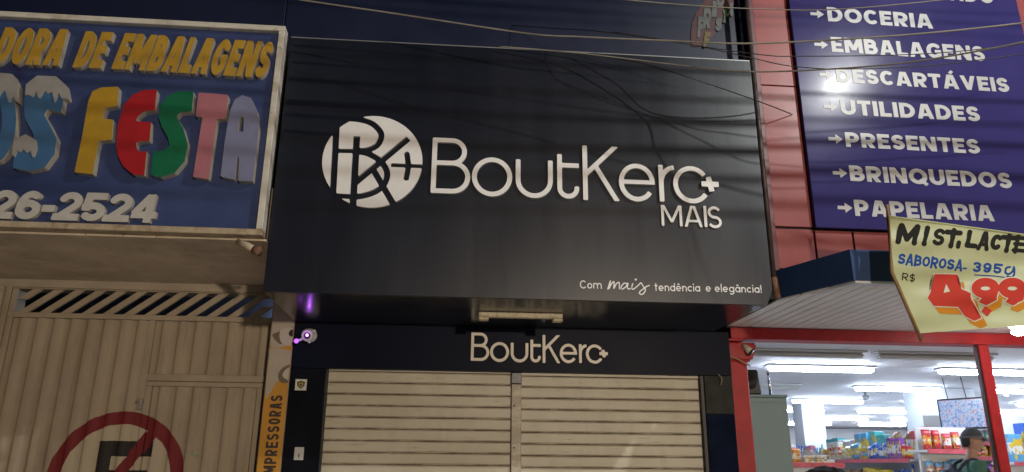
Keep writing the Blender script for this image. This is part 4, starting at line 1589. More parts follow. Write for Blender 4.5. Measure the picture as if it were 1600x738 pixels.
rows = [(8.70, (4.46, 6.62, 8.8), 'first'), (10.79, (4.5, 6.69, 8.85), 'second'), (13.05, (6.75, 8.9, 11.0), 'third'), (15.2, (7.1, 9.15, 11.6), 'fourth'), (17.6, (9.4, 11.3, 13.4), 'fifth'), (19.8, (9.6, 11.7, 13.9), 'sixth')]
side = ('left', 'middle', 'right')


def fixture(x, y, on_, lab):
    t = thing('ceiling_light', (x, y, Z_CEIL), lab, 'light', 'ceiling lights in the market')
    link('housing', fx_me, house, t, Vector((x, y, Z_CEIL - .0135)))
    link('diffuser', tb_me if on_ else tb_off, lit if on_ else unlit, t, Vector((x, y, Z_CEIL - .0505)))


for y, xs, nm in rows:
    for x, s in zip(xs, side):
        on_ = not (nm == 'second' and s == 'left')
        fixture(x, y, on_, ('lit' if on_ else 'unlit') + ' fluorescent ceiling light, %s of the %s row from the entrance' % (s, nm))
fixture(3.7, 7.55, False, 'unlit fluorescent ceiling light nearest the red beam, left of two')
fixture(5.15, 7.55, False, 'unlit fluorescent ceiling light nearest the red beam, right of two')
# little ceiling things
for x, y, lab in ((at(1352, 615, 11.8).x, 11.8, 'small white ceiling speaker between the market lights'), (at(1572, 625, 11).x, 11.0, 'small white ceiling camera right of the thin red post')):
    t = thing('ceiling_device', (x, y, Z_CEIL), lab, 'device')
    link('body', lathe_me('body', [(.02, -.12), (.05, -.10), (.05, -.05), (.02, -.04), (.02, 0)], 12), mat('device_grey', (.22, .22, .24), .5), t, Vector((x, y, Z_CEIL - .001)))
# columns
col_m = mat('column_paint', (.5, .52, .56), .6, var=.05)
c1 = at(1259, 700, 13.6).x
c2 = at(1294, 700, 13.6).x
tag(box('white_column', c1, c2, 13.6, 14.0, FZ, Z_CEIL - .01, col_m, bevel=.01), 'white square column left of the aisle shelves', 'column')
c1, c2 = at(1452, 690, 10.9).x, at(1536, 690, 10.9).x
tag(box('white_column', c1, c2, 10.9, 11.4, FZ, Z_CEIL - .005, col_m, bevel=.01), 'wide white column behind the hanging television', 'column')
# hanging television
tl, tr_ = at(1468, 648, 9.8), at(1551, 642, 9.25)
zt, zb = at(1468, 624.5, 9.8).z, at(1474, 672, 9.8).z
tvc = (tl + tr_) / 2
tvc.z = (zt + zb) / 2
dirv = Vector((tr_.x - tl.x, tr_.y - tl.y, 0))
tv = thing('television', tvc, 'flat television showing a blue collage, hung from the market ceiling', 'television')
tv.rotation_euler = (0, 0, math.atan2(dirv.y, dirv.x))
Wt, Ht = dirv.length, zt - zb
o = bpy.data.objects.new('casing', bm_mesh('casing', box_bm(Wt, .05, Ht, .006)))
scr_m = bpy.data.materials.new('tv_screen')
scr_m.use_nodes = True
nt = scr_m.node_tree
tcn = nt.nodes.new('ShaderNodeTexCoord')
vo_ = nt.nodes.new('ShaderNodeTexNoise')
vo_.inputs['Scale'].default_value = 15
vo_.inputs['Detail'].default_value = 5
vo_.inputs['Roughness'].default_value = .75
nt.links.new(tcn.outputs['Object'], vo_.inputs['Vector'])
rp = nt.nodes.new('ShaderNodeValToRGB')
sepc = nt.nodes.new('ShaderNodeSeparateColor')
nt.links.new(vo_.outputs['Color'], sepc.inputs[0])
mrn = nt.nodes.new('ShaderNodeMapRange')
mrn.inputs['From Min'].default_value = .38
mrn.inputs['From Max'].default_value = .60
nt.links.new(sepc.outputs[0], mrn.inputs['Value'])
nt.links.new(mrn.outputs[0], rp.inputs[0])
rp.color_ramp.interpolation = 'LINEAR'
els = [(0, (.05, .12, .35)), (.2, (.35, .42, .7)), (.4, (.12, .25, .6)), (.6, (.6, .65, .85)), (.75, (.3, .55, .7)), (.92, (.5, .25, .4))]
for i, (p, c3) in enumerate(els):
    e = rp.color_ramp.elements[i] if i < 2 else rp.color_ramp.elements.new(p)
    e.position = p
    e.color = (*c3, 1)
bs = nt.nodes['Principled BSDF']
bs.inputs['Base Color'].default_value = (.01, .01, .01, 1)
nt.links.new(rp.outputs[0], bs.inputs['Emission Color'])
bs.inputs['Emission Strength'].default_value = 1.0
bs.inputs['Roughness'].default_value = .2
for nm, me, m, l in (('casing', o.data, mat('tv_black', (.012, .012, .014), .35), (0, 0, 0)), ('screen', bm_mesh('screen', box_bm(Wt - .045, .004, Ht - .045)), scr_m, (0, -.028, 0))):
    q_ = bpy.data.objects.new(nm, me)
    me.materials.append(m)
    col.objects.link(q_)
    q_.parent = tv
    q_.location = l
bpy.data.objects.remove(o)
for s in (-.3, .05):
    me = tube_me('hanger', [(s * Wt, .02, Ht / 2), (s * Wt - .03, .02, Z_CEIL - tvc.z)], .006)
    me.materials.append(mat('tv_black', (.01, .01, .01)))
    q_ = bpy.data.objects.new('hanger', me)
    col.objects.link(q_)
    q_.parent = tv

# grey cabinet, speaker on it, chrome pole
cb = thing('metal_cabinet', (3.05, 7.3, FZ), 'tall grey-green metal cabinet just inside the market behind red post', 'cabinet')
gcm = mat('cabinet_grey', (.18, .25, .26), .5, spec=.3, var=.05, vscale=3)
box('body', 2.76, 3.215, 7.0, 7.5, FZ, 2.25, gcm, cb, bevel=.008)
box('top_rim', 2.75, 3.225, 6.99, 7.51, 2.252, 2.275, gcm, cb, bevel=.006)
box('door', 2.80, 3.18, 6.988, 6.998, FZ + .1, 2.2, gcm, cb, bevel=.004)
box('handle', 2.83, 2.845, 6.97, 6.987, 1.2, 1.4, mat('chrome', (.7, .7, .72), .15, metal=1), cb)
sp_ = thing('loudspeaker', (2.88, 7.15, 2.276), 'black loudspeaker on top of the grey cabinet', 'speaker')
bm = box_bm(.19, .22, .24, .015)
for v in bm.verts:
    if v.co.z < 0 and v.co.x > 0:
        v.co.x += .02
link('case', bm_mesh('case', bm), mat('speaker_black', (.02, .02, .022), .5, var=.2), sp_, Vector((2.88, 7.15, 2.397)))
link('cone', lathe_me('cone', [(.065, .01), (.06, 0), (.02, -.005)], 18), mat('cone_black', (.01, .01, .01), .7), sp_, Vector((2.88, 7.035, 2.39))).rotation_euler = (rad(90), 0, 0)
pl = thing('chrome_pole', (3.1, 7.2, 2.276), 'thin chrome pole from the grey cabinet up to the ceiling', 'pole')
tube('tube', [(3.11, 7.12, 2.276), (3.105, 7.12, 2.49)], .012, mat('chrome', (.7, .7, .72), .15, metal=1), pl, 10)
tube('tube_cap', [(3.105, 7.12, 2.49), (3.105, 7.12, 2.51)], .018, mat('chrome', (.7, .7, .72), .15, metal=1), pl, 10)
pb = thing('dark_partition', (3.3, 7.45, FZ), 'narrow black partition right of the grey cabinet', 'partition')
box('panel', 3.235, 3.29, 7.2, 7.6, FZ, 2.21, mat('speaker_black', (.02, .02, .022), .5), pb)
box('switch', 3.255, 3.27, 7.195, 7.2, 1.93, 1.97, house, pb, bevel=.002)

# ------------------------------------------------------------------ shelves and goods
shelf_w = mat('shelf_white', (.6, .6, .6), .4)
strip_m = mat('price_strip', (.55, .10, .13), .4, var=.25, vscale=14)
PAL = {'red': (.45, .03, .04), 'blue': (.03, .10, .42), 'sky blue': (.10, .32, .55), 'white': (.68, .68, .68), 'yellow': (.6, .42, .04), 'green': (.05, .28, .08), 'pink': (.55, .15, .25),
       'purple': (.22, .06, .32), 'orange': (.6, .2, .03), 'teal': (.06, .34, .36), 'brown': (.2, .10, .05), 'grey': (.22, .22, .24)}


def pack_mat(c, c2):
    nm = 'pack_%s_%s' % (c, c2)
    if nm in MATS:
        return MATS[nm]
    m = mat(nm, PAL[c], .32)
    nt = m.node_tree
    e = Expr(nt)
    tcn = nt.nodes.new('ShaderNodeTexCoord')
    sp3 = nt.nodes.new('ShaderNodeSeparateXYZ')
    nt.links.new(tcn.outputs['Generated'], sp3.inputs[0])
    vo = nt.nodes.new('ShaderNodeTexVoronoi')
    vo.voronoi_dimensions = '4D'
    vo.inputs['Scale'].default_value = 5.0
    oi = nt.nodes.new('ShaderNodeObjectInfo')
    nt.links.new(e.op('MULTIPLY', oi.outputs['Random'], 40.0), vo.inputs['W'])
    nt.links.new(tcn.outputs['Generated'], vo.inputs['Vector'])
    sc3 = nt.nodes.new('ShaderNodeSeparateColor')
    nt.links.new(vo.outputs['Color'], sc3.inputs[0])
    lab = e.op('MULTIPLY', e.band(sp3.outputs[2], .28, .7), e.op('GREATER_THAN', sc3.outputs[0], .25))
    k = e.mix(lab, PAL[c], PAL[c2])
    k = e.mix(e.op('MULTIPLY', e.op('GREATER_THAN', sc3.outputs[2], .78), e.band(sp3.outputs[2], .1, .85)), k, PAL['yellow'] if c != 'yellow' else PAL['red'])
    k = e.mix(e.op('MULTIPLY', e.band(sp3.outputs[2], .40, .52), e.op('GREATER_THAN', sc3.outputs[1], .5)), k, (.65, .63, .6))
    nt.links.new(k, nt.nodes['Principled BSDF'].inputs['Base Color'])
    return m


def bag_bm(w, d, h):
    bm = bmesh.new()
    bmesh.ops.create_grid(bm, x_segments=6, y_segments=8, size=.5)
    top = list(bm.verts)
    r = bmesh.ops.duplicate(bm, geom=list(bm.verts) + list(bm.edges) + list(bm.faces))
    dup = [g for g in r['geom'] if isinstance(g, bmesh.types.BMVert)]
    for vs3, s in ((top, -1), (dup, 1)):
        for v in vs3:
            x, y = v.co.x, v.co.y
            b = max(0, (1 - (2 * x) ** 4) * (1 - (2 * y) ** 6)) ** .5
            v.co = Vector((x * w * (1 - .06 * (1 - abs(2 * y)) ** 1), s * d / 2 * b, (y + .5) * h))
    bmesh.ops.remove_doubles(bm, verts=bm.verts, dist=1e-4)
    return bm


KME = {}


def kind_me(kind, w, d, h):
    key = (kind, round(w, 3), round(d, 3), round(h, 3))
    if key not in KME:
        if kind == 'bag':
            KME[key] = bm_mesh('pouch', bag_bm(w, d, h), True)
        elif kind == 'box':
            bm = box_bm(w, d, h, .004)
            for v in bm.verts:
                v.co.z += h / 2
            KME[key] = bm_mesh('carton', bm)
        elif kind == 'bottle':
            r = w / 2
            KME[key] = lathe_me('bottle', [(r * .9, 0), (r, .02 * h), (r, .55 * h), (r * .85, .66 * h), (r * .42, .8 * h), (r * .36, .88 * h), (r * .42, .885 * h), (r * .42, h)], 14)
        else:
            r = w / 2
            KME[key] = lathe_me('jar', [(r * .92, 0), (r, .03 * h), (r, .74 * h), (r * .8, .8 * h), (r * .88, .81 * h), (r * .88, .97 * h), (r * .8, h)], 14)
    return KME[key]


_T = ['first', 'second', 'third', 'fourth', 'fifth', 'sixth', 'seventh', 'eighth', 'ninth']
ORD = _T + ['tenth', 'eleventh', 'twelfth', 'thirteenth', 'fourteenth', 'fifteenth', 'sixteenth', 'seventeenth', 'eighteenth', 'nineteenth', 'twentieth'] + ['twenty-' + t for t in _T] + ['thirtieth'] + ['thirty-' + t for t in _T] + ['fortieth']
NAMES = {'bag': ('food_pouch', 'pouch', 'pouches'), 'box': ('carton', 'carton', 'cartons'), 'bottle': ('bottle', 'bottle', 'bottles'), 'jar': ('jar', 'jar', 'jars')}


def goods(kind, c, c2, size, pos, rz, where, n):
    nm, cat, pl_ = NAMES[kind]
    src = kind_me(kind, *size)
    me = src.copy()
    me.materials.clear()
    me.materials.append(pack_mat(c, c2))
    pos = pos + Vector((random.uniform(-.008, .008), random.uniform(-.008, .008), 0))
    o = link(nm, me, None, None, pos)
    o.scale = (random.uniform(.9, 1.0), random.uniform(.9, 1.0), random.uniform(.86, 1.14))
    o.rotation_euler = (0, 0, rz + random.uniform(-.12, .12))
    tag(o, '%s and %s %s, %s from the left on the %s' % (c, c2, cat, ORD[n], where), cat, 'goods on the market shelves')


def row(p0, p1, where, seq, rz, z):
    """fill a shelf edge from p0 to p1 (x, y) with runs of goods: (kind, colour, colour, size, count)"""
    p0, p1 = Vector((*p0, 0)), Vector((*p1, 0))
    L = (p1 - p0).length
    d = (p1 - p0).normalized()
    s, n, k = 0, 0, 0
    while n < 40:
        kind, c, c2, size, cnt = seq[k % len(seq)]
        for _ in range(cnt):
            if s + size[0] > L or n >= 40:
                return
            p = p0 + d * (s + size[0] / 2)
            goods(kind, c, c2, size, Vector((p.x, p.y, z)), rz, where, n)
            s += size[0] + .012
            n += 1
        k += 1


def gondola(name, lab, x0, x1, y0, y1, zs, faces, top):
    g = thing(name, ((x0 + x1) / 2, (y0 + y1) / 2, FZ), lab, 'shelf')
    box('base', x0, x1, y0, y1, FZ, FZ + .12, shelf_w, g)
    if (x1 - x0) < (y1 - y0):
        box('back_panel', (x0 + x1) / 2 - .015, (x0 + x1) / 2 + .015, y0 + .01, y1 - .01, FZ + .121, top, shelf_w, g)
    else:
        box('back_panel', x0 + .01, x1 - .01, (y0 + y1) / 2 - .015, (y0 + y1) / 2 + .015, FZ + .121, top, shelf_w, g)
    for z in zs:
        sh = box('shelf_board', x0, x1, y0, y1, z - .03, z - .001, shelf_w, g)
        if 'x' in faces:
            box('price_strip', x0 - .008, x0 - .001, y0, y1, z - .045, z + .008, strip_m, sh, bevel=.001)
        if 'y' in faces:
            box('price_strip', x0, x1, y0 - .008, y0 - .001, z - .045, z + .008, strip_m, sh, bevel=.001)
    return g


ZS = 1.735
gondola('aisle_shelf', 'long white aisle shelf of mixed packs running back from the entrance', 5.95, 6.55, 9.55, 13.0, (ZS, 1.33, .95), 'x', ZS + .12)
bx_ = [('bottle', 'blue', 'white', (.075, .075, .25), 5), ('box', 'pink', 'white', (.10, .09, .22), 2), ('bottle', 'sky blue', 'white', (.07, .07, .22), 4), ('jar', 'yellow', 'brown', (.10, .10, .18), 2), ('box', 'white', 'red', (.10, .09, .25), 3),
       ('bag', 'white', 'yellow', (.13, .08, .2), 2), ('bag', 'sky blue', 'yellow', (.13, .08, .24), 2), ('box', 'yellow', 'sky blue', (.09, .08, .15), 2), ('bag', 'blue', 'white', (.12, .08, .2), 4), ('box', 'purple', 'white', (.09, .08, .27), 3), ('jar', 'red', 'yellow', (.09, .09, .16), 2), ('bag', 'blue', 'orange', (.12, .08, .19), 4)]
row((6.03, 12.95), (6.03, 9.6), 'upper aisle shelf front', bx_, rad(-90), ZS)
b2 = [('box', 'teal', 'white', (.2, .14, .36), 2), ('box', 'white', 'sky blue', (.16, .14, .31), 3), ('box', 'sky blue', 'yellow', (.18, .16, .35), 2), ('box', 'teal', 'sky blue', (.2, .14, .37), 2), ('bag', 'brown', 'white', (.14, .1, .34), 4), ('box', 'red', 'white', (.14, .14, .38), 3)]
row((6.36, 12.4), (6.36, 9.6), 'upper aisle shelf rear', b2, rad(-90), ZS)
b3 = [('bottle', 'blue', 'sky blue', (.085, .085, .3), 8), ('jar', 'red', 'white', (.11, .11, .22), 5), ('jar', 'brown', 'yellow', (.12, .12, .25), 6), ('box', 'yellow', 'red', (.16, .1, .28), 4)]
row((6.03, 12.95), (6.03, 9.6), 'middle aisle shelf', b3, rad(-90), 1.33)
gondola('end_shelf', 'short white end shelf with snack pouches facing the entrance', 5.9, 6.6, 9.08, 9.5, (1.84, ZS - .22, 1.2), 'y', 2.12)
row((5.92, 9.18), (6.62, 9.18), 'top end shelf', [('bag', 'red', 'orange', (.115, .09, .24), 2), ('bag', 'red', 'white', (.115, .09, .23), 3)], 0, 1.84)
row((5.92, 9.18), (6.62, 9.18), 'lower end shelf', [('bag', 'sky blue', 'red', (.1, .07, .2), 4), ('bag', 'white', 'pink', (.1, .07, .2), 3)], 0, ZS - .22)
gondola('back_shelf', 'white shelf of grey packs behind the walking person', 6.75, 8.5, 10.2, 10.6, (1.98, 1.78, 1.45), 'y', 2.35)
row((6.77, 10.28), (8.45, 10.28), 'top back shelf', [('jar', 'grey', 'white', (.12, .12, .17), 4), ('jar', 'grey', 'teal', (.12, .12, .17), 5), ('jar', 'yellow', 'white', (.14, .14, .17), 3)], 0, 1.98)
row((6.77, 10.28), (8.45, 10.28), 'middle back shelf', [('jar', 'grey', 'white', (.12, .12, .16), 5), ('jar', 'yellow', 'orange', (.14, .14, .16), 3), ('box', 'red', 'white', (.12, .1, .16), 4)], 0, 1.78)
row((6.77, 10.28), (8.45, 10.28), 'low back shelf', [('bag', 'green', 'white', (.16, .1, .22), 3), ('bag', 'purple', 'pink', (.16, .1, .24), 3), ('bag', 'green', 'yellow', (.16, .1, .24), 4)], 0, 1.45)
gondola('toy_shelf', 'white shelf of blue toy cartons right of the thin red post', 6.95, 8.3, 9.0, 9.4, (1.70, 1.25), 'y', 2.3)
row((6.97, 9.12), (8.28, 9.12), 'toy shelf', [('box', 'sky blue', 'white', (.19, .14, .3), 1), ('box', 'blue', 'red', (.26, .16, .52), 3), ('box', 'sky blue', 'orange', (.24, .14, .46), 3)], 0, 1.70)
row((6.97, 9.3), (8.28, 9.3), 'toy shelf, behind', [('box', 'teal', 'pink', (.2, .12, .56), 6)], 0, 1.70)
# far wall shelving, read as one bank of goods
gondola('wall_shelf', 'long white shelf of goods along the market back wall', 4.2, 17, 21.6, 22.2, (1.9, 1.5, 1.1), 'y', 2.3)
row((9.0, 21.75), (16.0, 21.75), 'back wall shelf', [('box', 'red', 'white', (.35, .2, .32), 3), ('box', 'blue', 'white', (.3, .2, .3), 4), ('box', 'yellow', 'green', (.35, .2, .34), 3), ('box', 'white', 'pink', (.3, .2, .36), 3)], 0, 1.9)
# hanging left items near the column
gondola('side_shelf', 'low white shelf with orange pouches beside the grey cabinet', 3.75, 4.35, 8.2, 8.6, (1.66, 1.3), 'y', 1.7)
row((3.78, 8.3), (4.33, 8.3), 'low side shelf', [('bag', 'orange', 'white', (.13, .08, .15), 1), ('box', 'white', 'grey', (.13, .1, .09), 2)], 0, 1.66)
# dark fleece bundle at the frame's foot
fb = thing('fleece_bundle', (3.75, 7.4, 1.0), 'black fuzzy bundle on a stand inside the market entrance', 'bundle')
bm = bmesh.new()
bmesh.ops.create_icosphere(bm, subdivisions=4, radius=1)
for v in bm.verts:
    n = v.co.normalized()
    k = 1 + .10 * noise.noise(n * 4) + .06 * noise.noise(n * 13) + .04 * random.random()
    v.co = Vector((n.x * .24 * k, n.y * .16 * k, n.z * .15 * k))
link('fleece', bm_mesh('fleece', bm), mat('fleece_black', (.008, .008, .009), .95), fb, Vector((3.72, 7.4, 1.475)))
link('stand', lathe_me('stand', [(.16, 0), (.03, .02), (.025, 1.1), (.14, 1.12), (.14, 1.14)], 14), shelf_w, fb, Vector((3.72, 7.4, FZ)))

# ------------------------------------------------------------------ the person walking past the shelves
pz = FZ
hp = at(1512, 689, 7.5)
PER = thing('person', (hp.x - .02, 7.5, pz), 'person in dark cap and green shirt with backpack, walking right inside market', 'person')
HZ = hp.z - pz            # height of head centre


def skin_obj(name, nodes, edges, levels=2):
    """nodes: id -> (x, y, z, r); returns evaluated mesh"""
    ids = list(nodes)
    me = bpy.data.meshes.new(name)
    me.from_pydata([nodes[i][:3] for i in ids], [(ids.index(a), ids.index(b)) for a, b in edges], [])
    o = bpy.data.objects.new(name, me)
    col.objects.link(o)
    o.modifiers.new('s', 'SKIN')
    lay = me.skin_vertices[0].data
    for k, i in enumerate(ids):
        r = nodes[i][3]
        lay[k].radius = r if isinstance(r, tuple) else (r, r)
        lay[k].use_root = (k == 0)
    sb_ = o.modifiers.new('b', 'SUBSURF')
    sb_.levels = sb_.render_levels = levels
    dg = bpy.context.evaluated_depsgraph_get()
    ev = o.evaluated_get(dg)
    out = bpy.data.meshes.new_from_object(ev)
    bpy.data.objects.remove(o)
    return out


S = HZ / 1.66
J = {'pelvis': (0, 0, .95, (.13, .10)), 'waist': (0, 0, 1.10, (.12, .10)), 'chest': (.02, 0, 1.30, (.15, .11)), 'neckb': (.01, 0, 1.46, (.075, .07)), 'neck': (.035, 0, 1.54, .052), 'skull': (.05, 0, 1.62, .05),
     'shL': (0, .17, 1.41, .06), 'elL': (-.08, .22, 1.14, .042), 'wrL': (.06, .22, .93, .028), 'haL': (.10, .22, .86, .035),
     'shR': (0, -.17, 1.41, .06), 'elR': (-.03, -.22, 1.14, .042), 'wrR': (.14, -.21, .96, .028), 'haR': (.19, -.20, .90, .035),
     'hiL': (.02, .09, .90, .09), 'knL': (.14, .10, .50, .058), 'anL': (.02, .10, .10, .042), 'toL': (.18, .11, .04, .04),
     'hiR': (-.02, -.09, .90, .09), 'knR': (-.02, -.10, .50, .058), 'anR': (-.22, -.10, .12, .042), 'toR': (-.08, -.11, .035, .04)}
E_ = [('pelvis', 'waist'), ('waist', 'chest'), ('chest', 'neckb'), ('neckb', 'neck'), ('neck', 'skull'), ('chest', 'shL'), ('shL', 'elL'), ('elL', 'wrL'), ('wrL', 'haL'), ('chest', 'shR'), ('shR', 'elR'), ('elR', 'wrR'), ('wrR', 'haR'),
      ('pelvis', 'hiL'), ('hiL', 'knL'), ('knL', 'anL'), ('anL', 'toL'), ('pelvis', 'hiR'), ('hiR', 'knR'), ('knR', 'anR'), ('anR', 'toR')]
for s, hx, sy in (('L', (.10, .22, .86), 1), ('R', (.19, -.20, .90), -1)):
    for k in range(4):
        off = (k - 1.5) * .019
        ln = (.062, .072, .068, .052)[k]
        J['f%s%da' % (s, k)] = (hx[0] + .015 + off, hx[1], hx[2] - .035, .0095)
        J['f%s%db' % (s, k)] = (hx[0] + .022 + off, hx[1] - sy * .012, hx[2] - .035 - ln * .55, .0088)
        J['f%s%dc' % (s, k)] = (hx[0] + .02 + off, hx[1] - sy * .03, hx[2] - .035 - ln, .0078)
        E_ += [('ha' + s, 'f%s%da' % (s, k)), ('f%s%da' % (s, k), 'f%s%db' % (s, k)), ('f%s%db' % (s, k), 'f%s%dc' % (s, k))]
    J['t%sa' % s] = (hx[0] + .045, hx[1] - sy * .01, hx[2] + .005, .011)
    J['t%sb' % s] = (hx[0] + .062, hx[1] - sy * .025, hx[2] - .03, .009)
    E_ += [('ha' + s, 't%sa' % s), ('t%sa' % s, 't%sb' % s)]
JS = {k: (v[0] * S, v[1] * S, v[2] * S, v[3]) for k, v in J.items()}
body = skin_obj('body', JS, E_)
# head grown onto the same surface
bm = bmesh.new()
bm.from_mesh(body)
hc = Vector((.055 * S, 0, HZ))
r = bmesh.ops.create_uvsphere(bm, u_segments=40, v_segments=28, radius=1)
for v in r['verts']:
    n = v.co.copy()
    x, y, z = n.x * .098, n.y * .076, n.z * .122
    if z < 0:
        y *= 1 - .28 * (-z / .122) ** 1.3
        x = x * (1 - .12 * (-z / .122)) + .012 * (-z / .122)
    nose = math.exp(-((y / .014) ** 2) - ((z + .018) / .024) ** 2) if x > .04 else 0
    brow = math.exp(-((z - .022) / .012) ** 2) if x > .05 else 0
    eye = math.exp(-(((abs(y) - .032) / .014) ** 2) - ((z - .004) / .012) ** 2) if x > .04 else 0
    lips = math.exp(-((y / .024) ** 2) - ((z + .066) / .010) ** 2) if x > .03 else 0
    chin = math.exp(-((y / .025) ** 2) - ((z + .105) / .016) ** 2) if x > .02 else 0
    x += .026 * nose + .005 * brow - .008 * eye + .008 * lips + .008 * chin
    v.co = hc + Vector((x, y, z))
for s in (-1, 1):
    r = bmesh.ops.create_uvsphere(bm, u_segments=12, v_segments=8, radius=1)
    for v in r['verts']:
        v.co = hc + Vector((-.008 + v.co.x * .018, s * (.076 + v.co.y * .008), v.co.z * .03))
skin_m = mat('skin', (.34, .19, .125), .5, var=.08, vscale=20)
bme = bpy.data.meshes.new('body')
bm.to_mesh(bme)
bm.free()
bo = link('body', bme, skin_m, PER, Vector(PER.location))
rm = bo.modifiers.new('r', 'REMESH')
rm.mode = 'VOXEL'
rm.voxel_size = .006
rm.use_smooth_shade = True


def cloth_skin(name, names, edges, grow, m, lower=None):
    N2 = {}
    for k in names:
        v = JS[k]
        rr2 = v[3] if isinstance(v[3], tuple) else (v[3], v[3])
        g = grow
        N2[k] = (v[0], v[1], v[2], (rr2[0] + g, rr2[1] + g))
    for k, v in (lower or {}).items():
        N2[k] = v
    me = skin_obj(name, N2, edges)
    for p in me.polygons:
        p.use_smooth = True
    return link(name, me, m, PER, Vector(PER.location))


green = mat('shirt_green', (.05, .15, .11), .8, var=.15, vscale=12, bump=.3, bscale=18)
mid = {'slL': (-.045 * S, .198 * S, 1.25 * S, (.06, .06)), 'slR': (-.018 * S, -.198 * S, 1.25 * S, (.06, .06)), 'hem': (0, 0, .93 * S, (.155, .125)), 'col': (.012 * S, 0, 1.485 * S, (.075, .07))}
cloth_skin('shirt', ('waist', 'chest', 'neckb', 'shL', 'shR'), [('hem', 'waist'), ('waist', 'chest'), ('chest', 'neckb'), ('neckb', 'col'), ('chest', 'shL'), ('shL', 'slL'), ('chest', 'shR'), ('shR', 'slR')], .022, green, mid)
cloth_skin('trousers', ('pelvis', 'hiL', 'knL', 'anL', 'hiR', 'knR', 'anR'), [('pelvis', 'hiL'), ('hiL', 'knL'), ('knL', 'anL'), ('pelvis', 'hiR'), ('hiR', 'knR'), ('knR', 'anR')], .018, mat('denim', (.03, .04, .07), .8, var=.15))
for s in ('L', 'R'):
    a, t = Vector(JS['an' + s][:3]), Vector(JS['to' + s][:3])
    N2 = {'a': (*(a - Vector((.03, 0, .03))), (.05, .05)), 'b': (*((a + t) / 2 - Vector((0, 0, .01))), (.05, .05)), 'c': (*(t + Vector((.05, 0, 0))), (.042, .035))}
    me = skin_obj('shoe', N2, [('a', 'b'), ('b', 'c')])
    link('shoe', me, mat('shoe_white', (.5, .5, .5), .5), PER, Vector(PER.location))
P0 = Vector(PER.location)
# cap: crown plus short peak; hair at the nape, beard, glasses
bm = bmesh.new()
bmesh.ops.create_uvsphere(bm, u_segments=32, v_segments=20, radius=1)
bmesh.ops.delete(bm, geom=[v for v in bm.verts if v.co.z < .16], context='VERTS')
for v in bm.verts:
    v.co = hc + Vector((v.co.x * .112 + .004, v.co.y * .09, v.co.z * .128 + .004 + .01 * v.co.x))
r = bmesh.ops.create_grid(bm, x_segments=8, y_segments=8, size=1)
for v in r['verts']:
    a, b = v.co.x, v.co.y
    v.co = hc + Vector((.085 + .06 * (a + 1) / 2 * (1 - .35 * b * b), b * .07 * (1 - .12 * (a + 1)), .035 - .012 * (a + 1) - .012 * b * b))
co = link('cap', bm_mesh('cap', bm, True), mat('cap_grey', (.055, .06, .075), .85, var=.15, vscale=30), PER, P0)
sm = co.modifiers.new('t', 'SOLIDIFY')
sm.thickness = .006
bm = bmesh.new()
bmesh.ops.create_uvsphere(bm, u_segments=28, v_segments=18, radius=1)
bmesh.ops.delete(bm, geom=[v for v in bm.verts if v.co.x > -.38 + .4 * (v.co.z > .1) or v.co.z < -.55], context='VERTS')
for v in bm.verts:
    v.co = hc + Vector((v.co.x * .104, v.co.y * .083 * (1 if v.co.z > -.1 else .97), v.co.z * .122))
hm = mat('hair_black', (.012, .010, .009), .7)
link('hair', bm_mesh('hair', bm, True), hm, PER, P0).modifiers.new('t', 'SOLIDIFY').thickness = .006
bm = bmesh.new()
bmesh.ops.create_uvsphere(bm, u_segments=28, v_segments=18, radius=1)
bmesh.ops.delete(bm, geom=[v for v in bm.verts if v.co.x < .35 or v.co.z > -.62], context='VERTS')
for v in bm.verts:
    v.co = hc + Vector((v.co.x * .098 + .026, v.co.y * .066, v.co.z * .128))
link('beard', bm_mesh('beard', bm, True), hm, PER, P0)
bm = bmesh.new()
for k in range(2):
    for q in range(32):
        a = 2 * math.pi * q / 32
        bm.verts.new(hc + Vector((.1145 * math.cos(a) + .004, .0925 * math.sin(a), .022 + .022 * k + .0012 * math.cos(a))))
bm.verts.ensure_lookup_table()
for q in range(32):
    bm.faces.new([bm.verts[q], bm.verts[(q + 1) % 32], bm.verts[32 + (q + 1) % 32], bm.verts[32 + q]])
link('cap_band', bm_mesh('cap_band', bm, True), mat('band_grey', (.12, .125, .14), .8), PER, P0).modifiers.new('t', 'SOLIDIFY').thickness = .004
gl = mat('spectacles', (.012, .012, .012), .3)
pts = []
for s in (-1, 1):
    ring = [hc + Vector((.098 - .012 * abs(math.cos(t)), s * .032 + .022 * math.cos(t), .006 + .017 * math.sin(t))) for t in np.linspace(0, 6.2832, 17)]
    tube('spectacle_rim', ring, .0022, gl, PER).location = ring[0]
    tube('spectacle_arm', [hc + Vector((.088, s * .055, .01)), hc + Vector((.05, s * .08, .012)), hc + Vector((-.01, s * .084, .008))], .0022, gl, PER).location = hc + Vector((.088, s * .055, .01))
# backpack with straps
bm = box_bm(.17, .30, .44, .06, 3)
bp = link('backpack', bm_mesh('backpack', bm, True), mat('pack_navy', (.02, .028, .05), .7, var=.2, vscale=14), PER, P0)
bp.location = Vector((-.20 * S, 0, 1.22 * S))
bp.rotation_euler = (0, rad(6), 0)
for s in (-1, 1):
    q_ = [Vector((-.14, s * .10, 1.38)), Vector((-.075, s * .105, 1.455)), Vector((.03, s * .105, 1.475)), Vector((.125, s * .11, 1.36)), Vector((.13, s * .12, 1.20)), Vector((.0, s * .155, 1.06)), Vector((-.13, s * .13, 1.03))]
    q_ = smooth_pts([p * S for p in q_], 5)
    tube('strap', q_, .016, mat('pack_navy', (.02, .028, .05), .7), PER, 8).location = q_[0]
PER.rotation_euler = (0, 0, rad(-14))

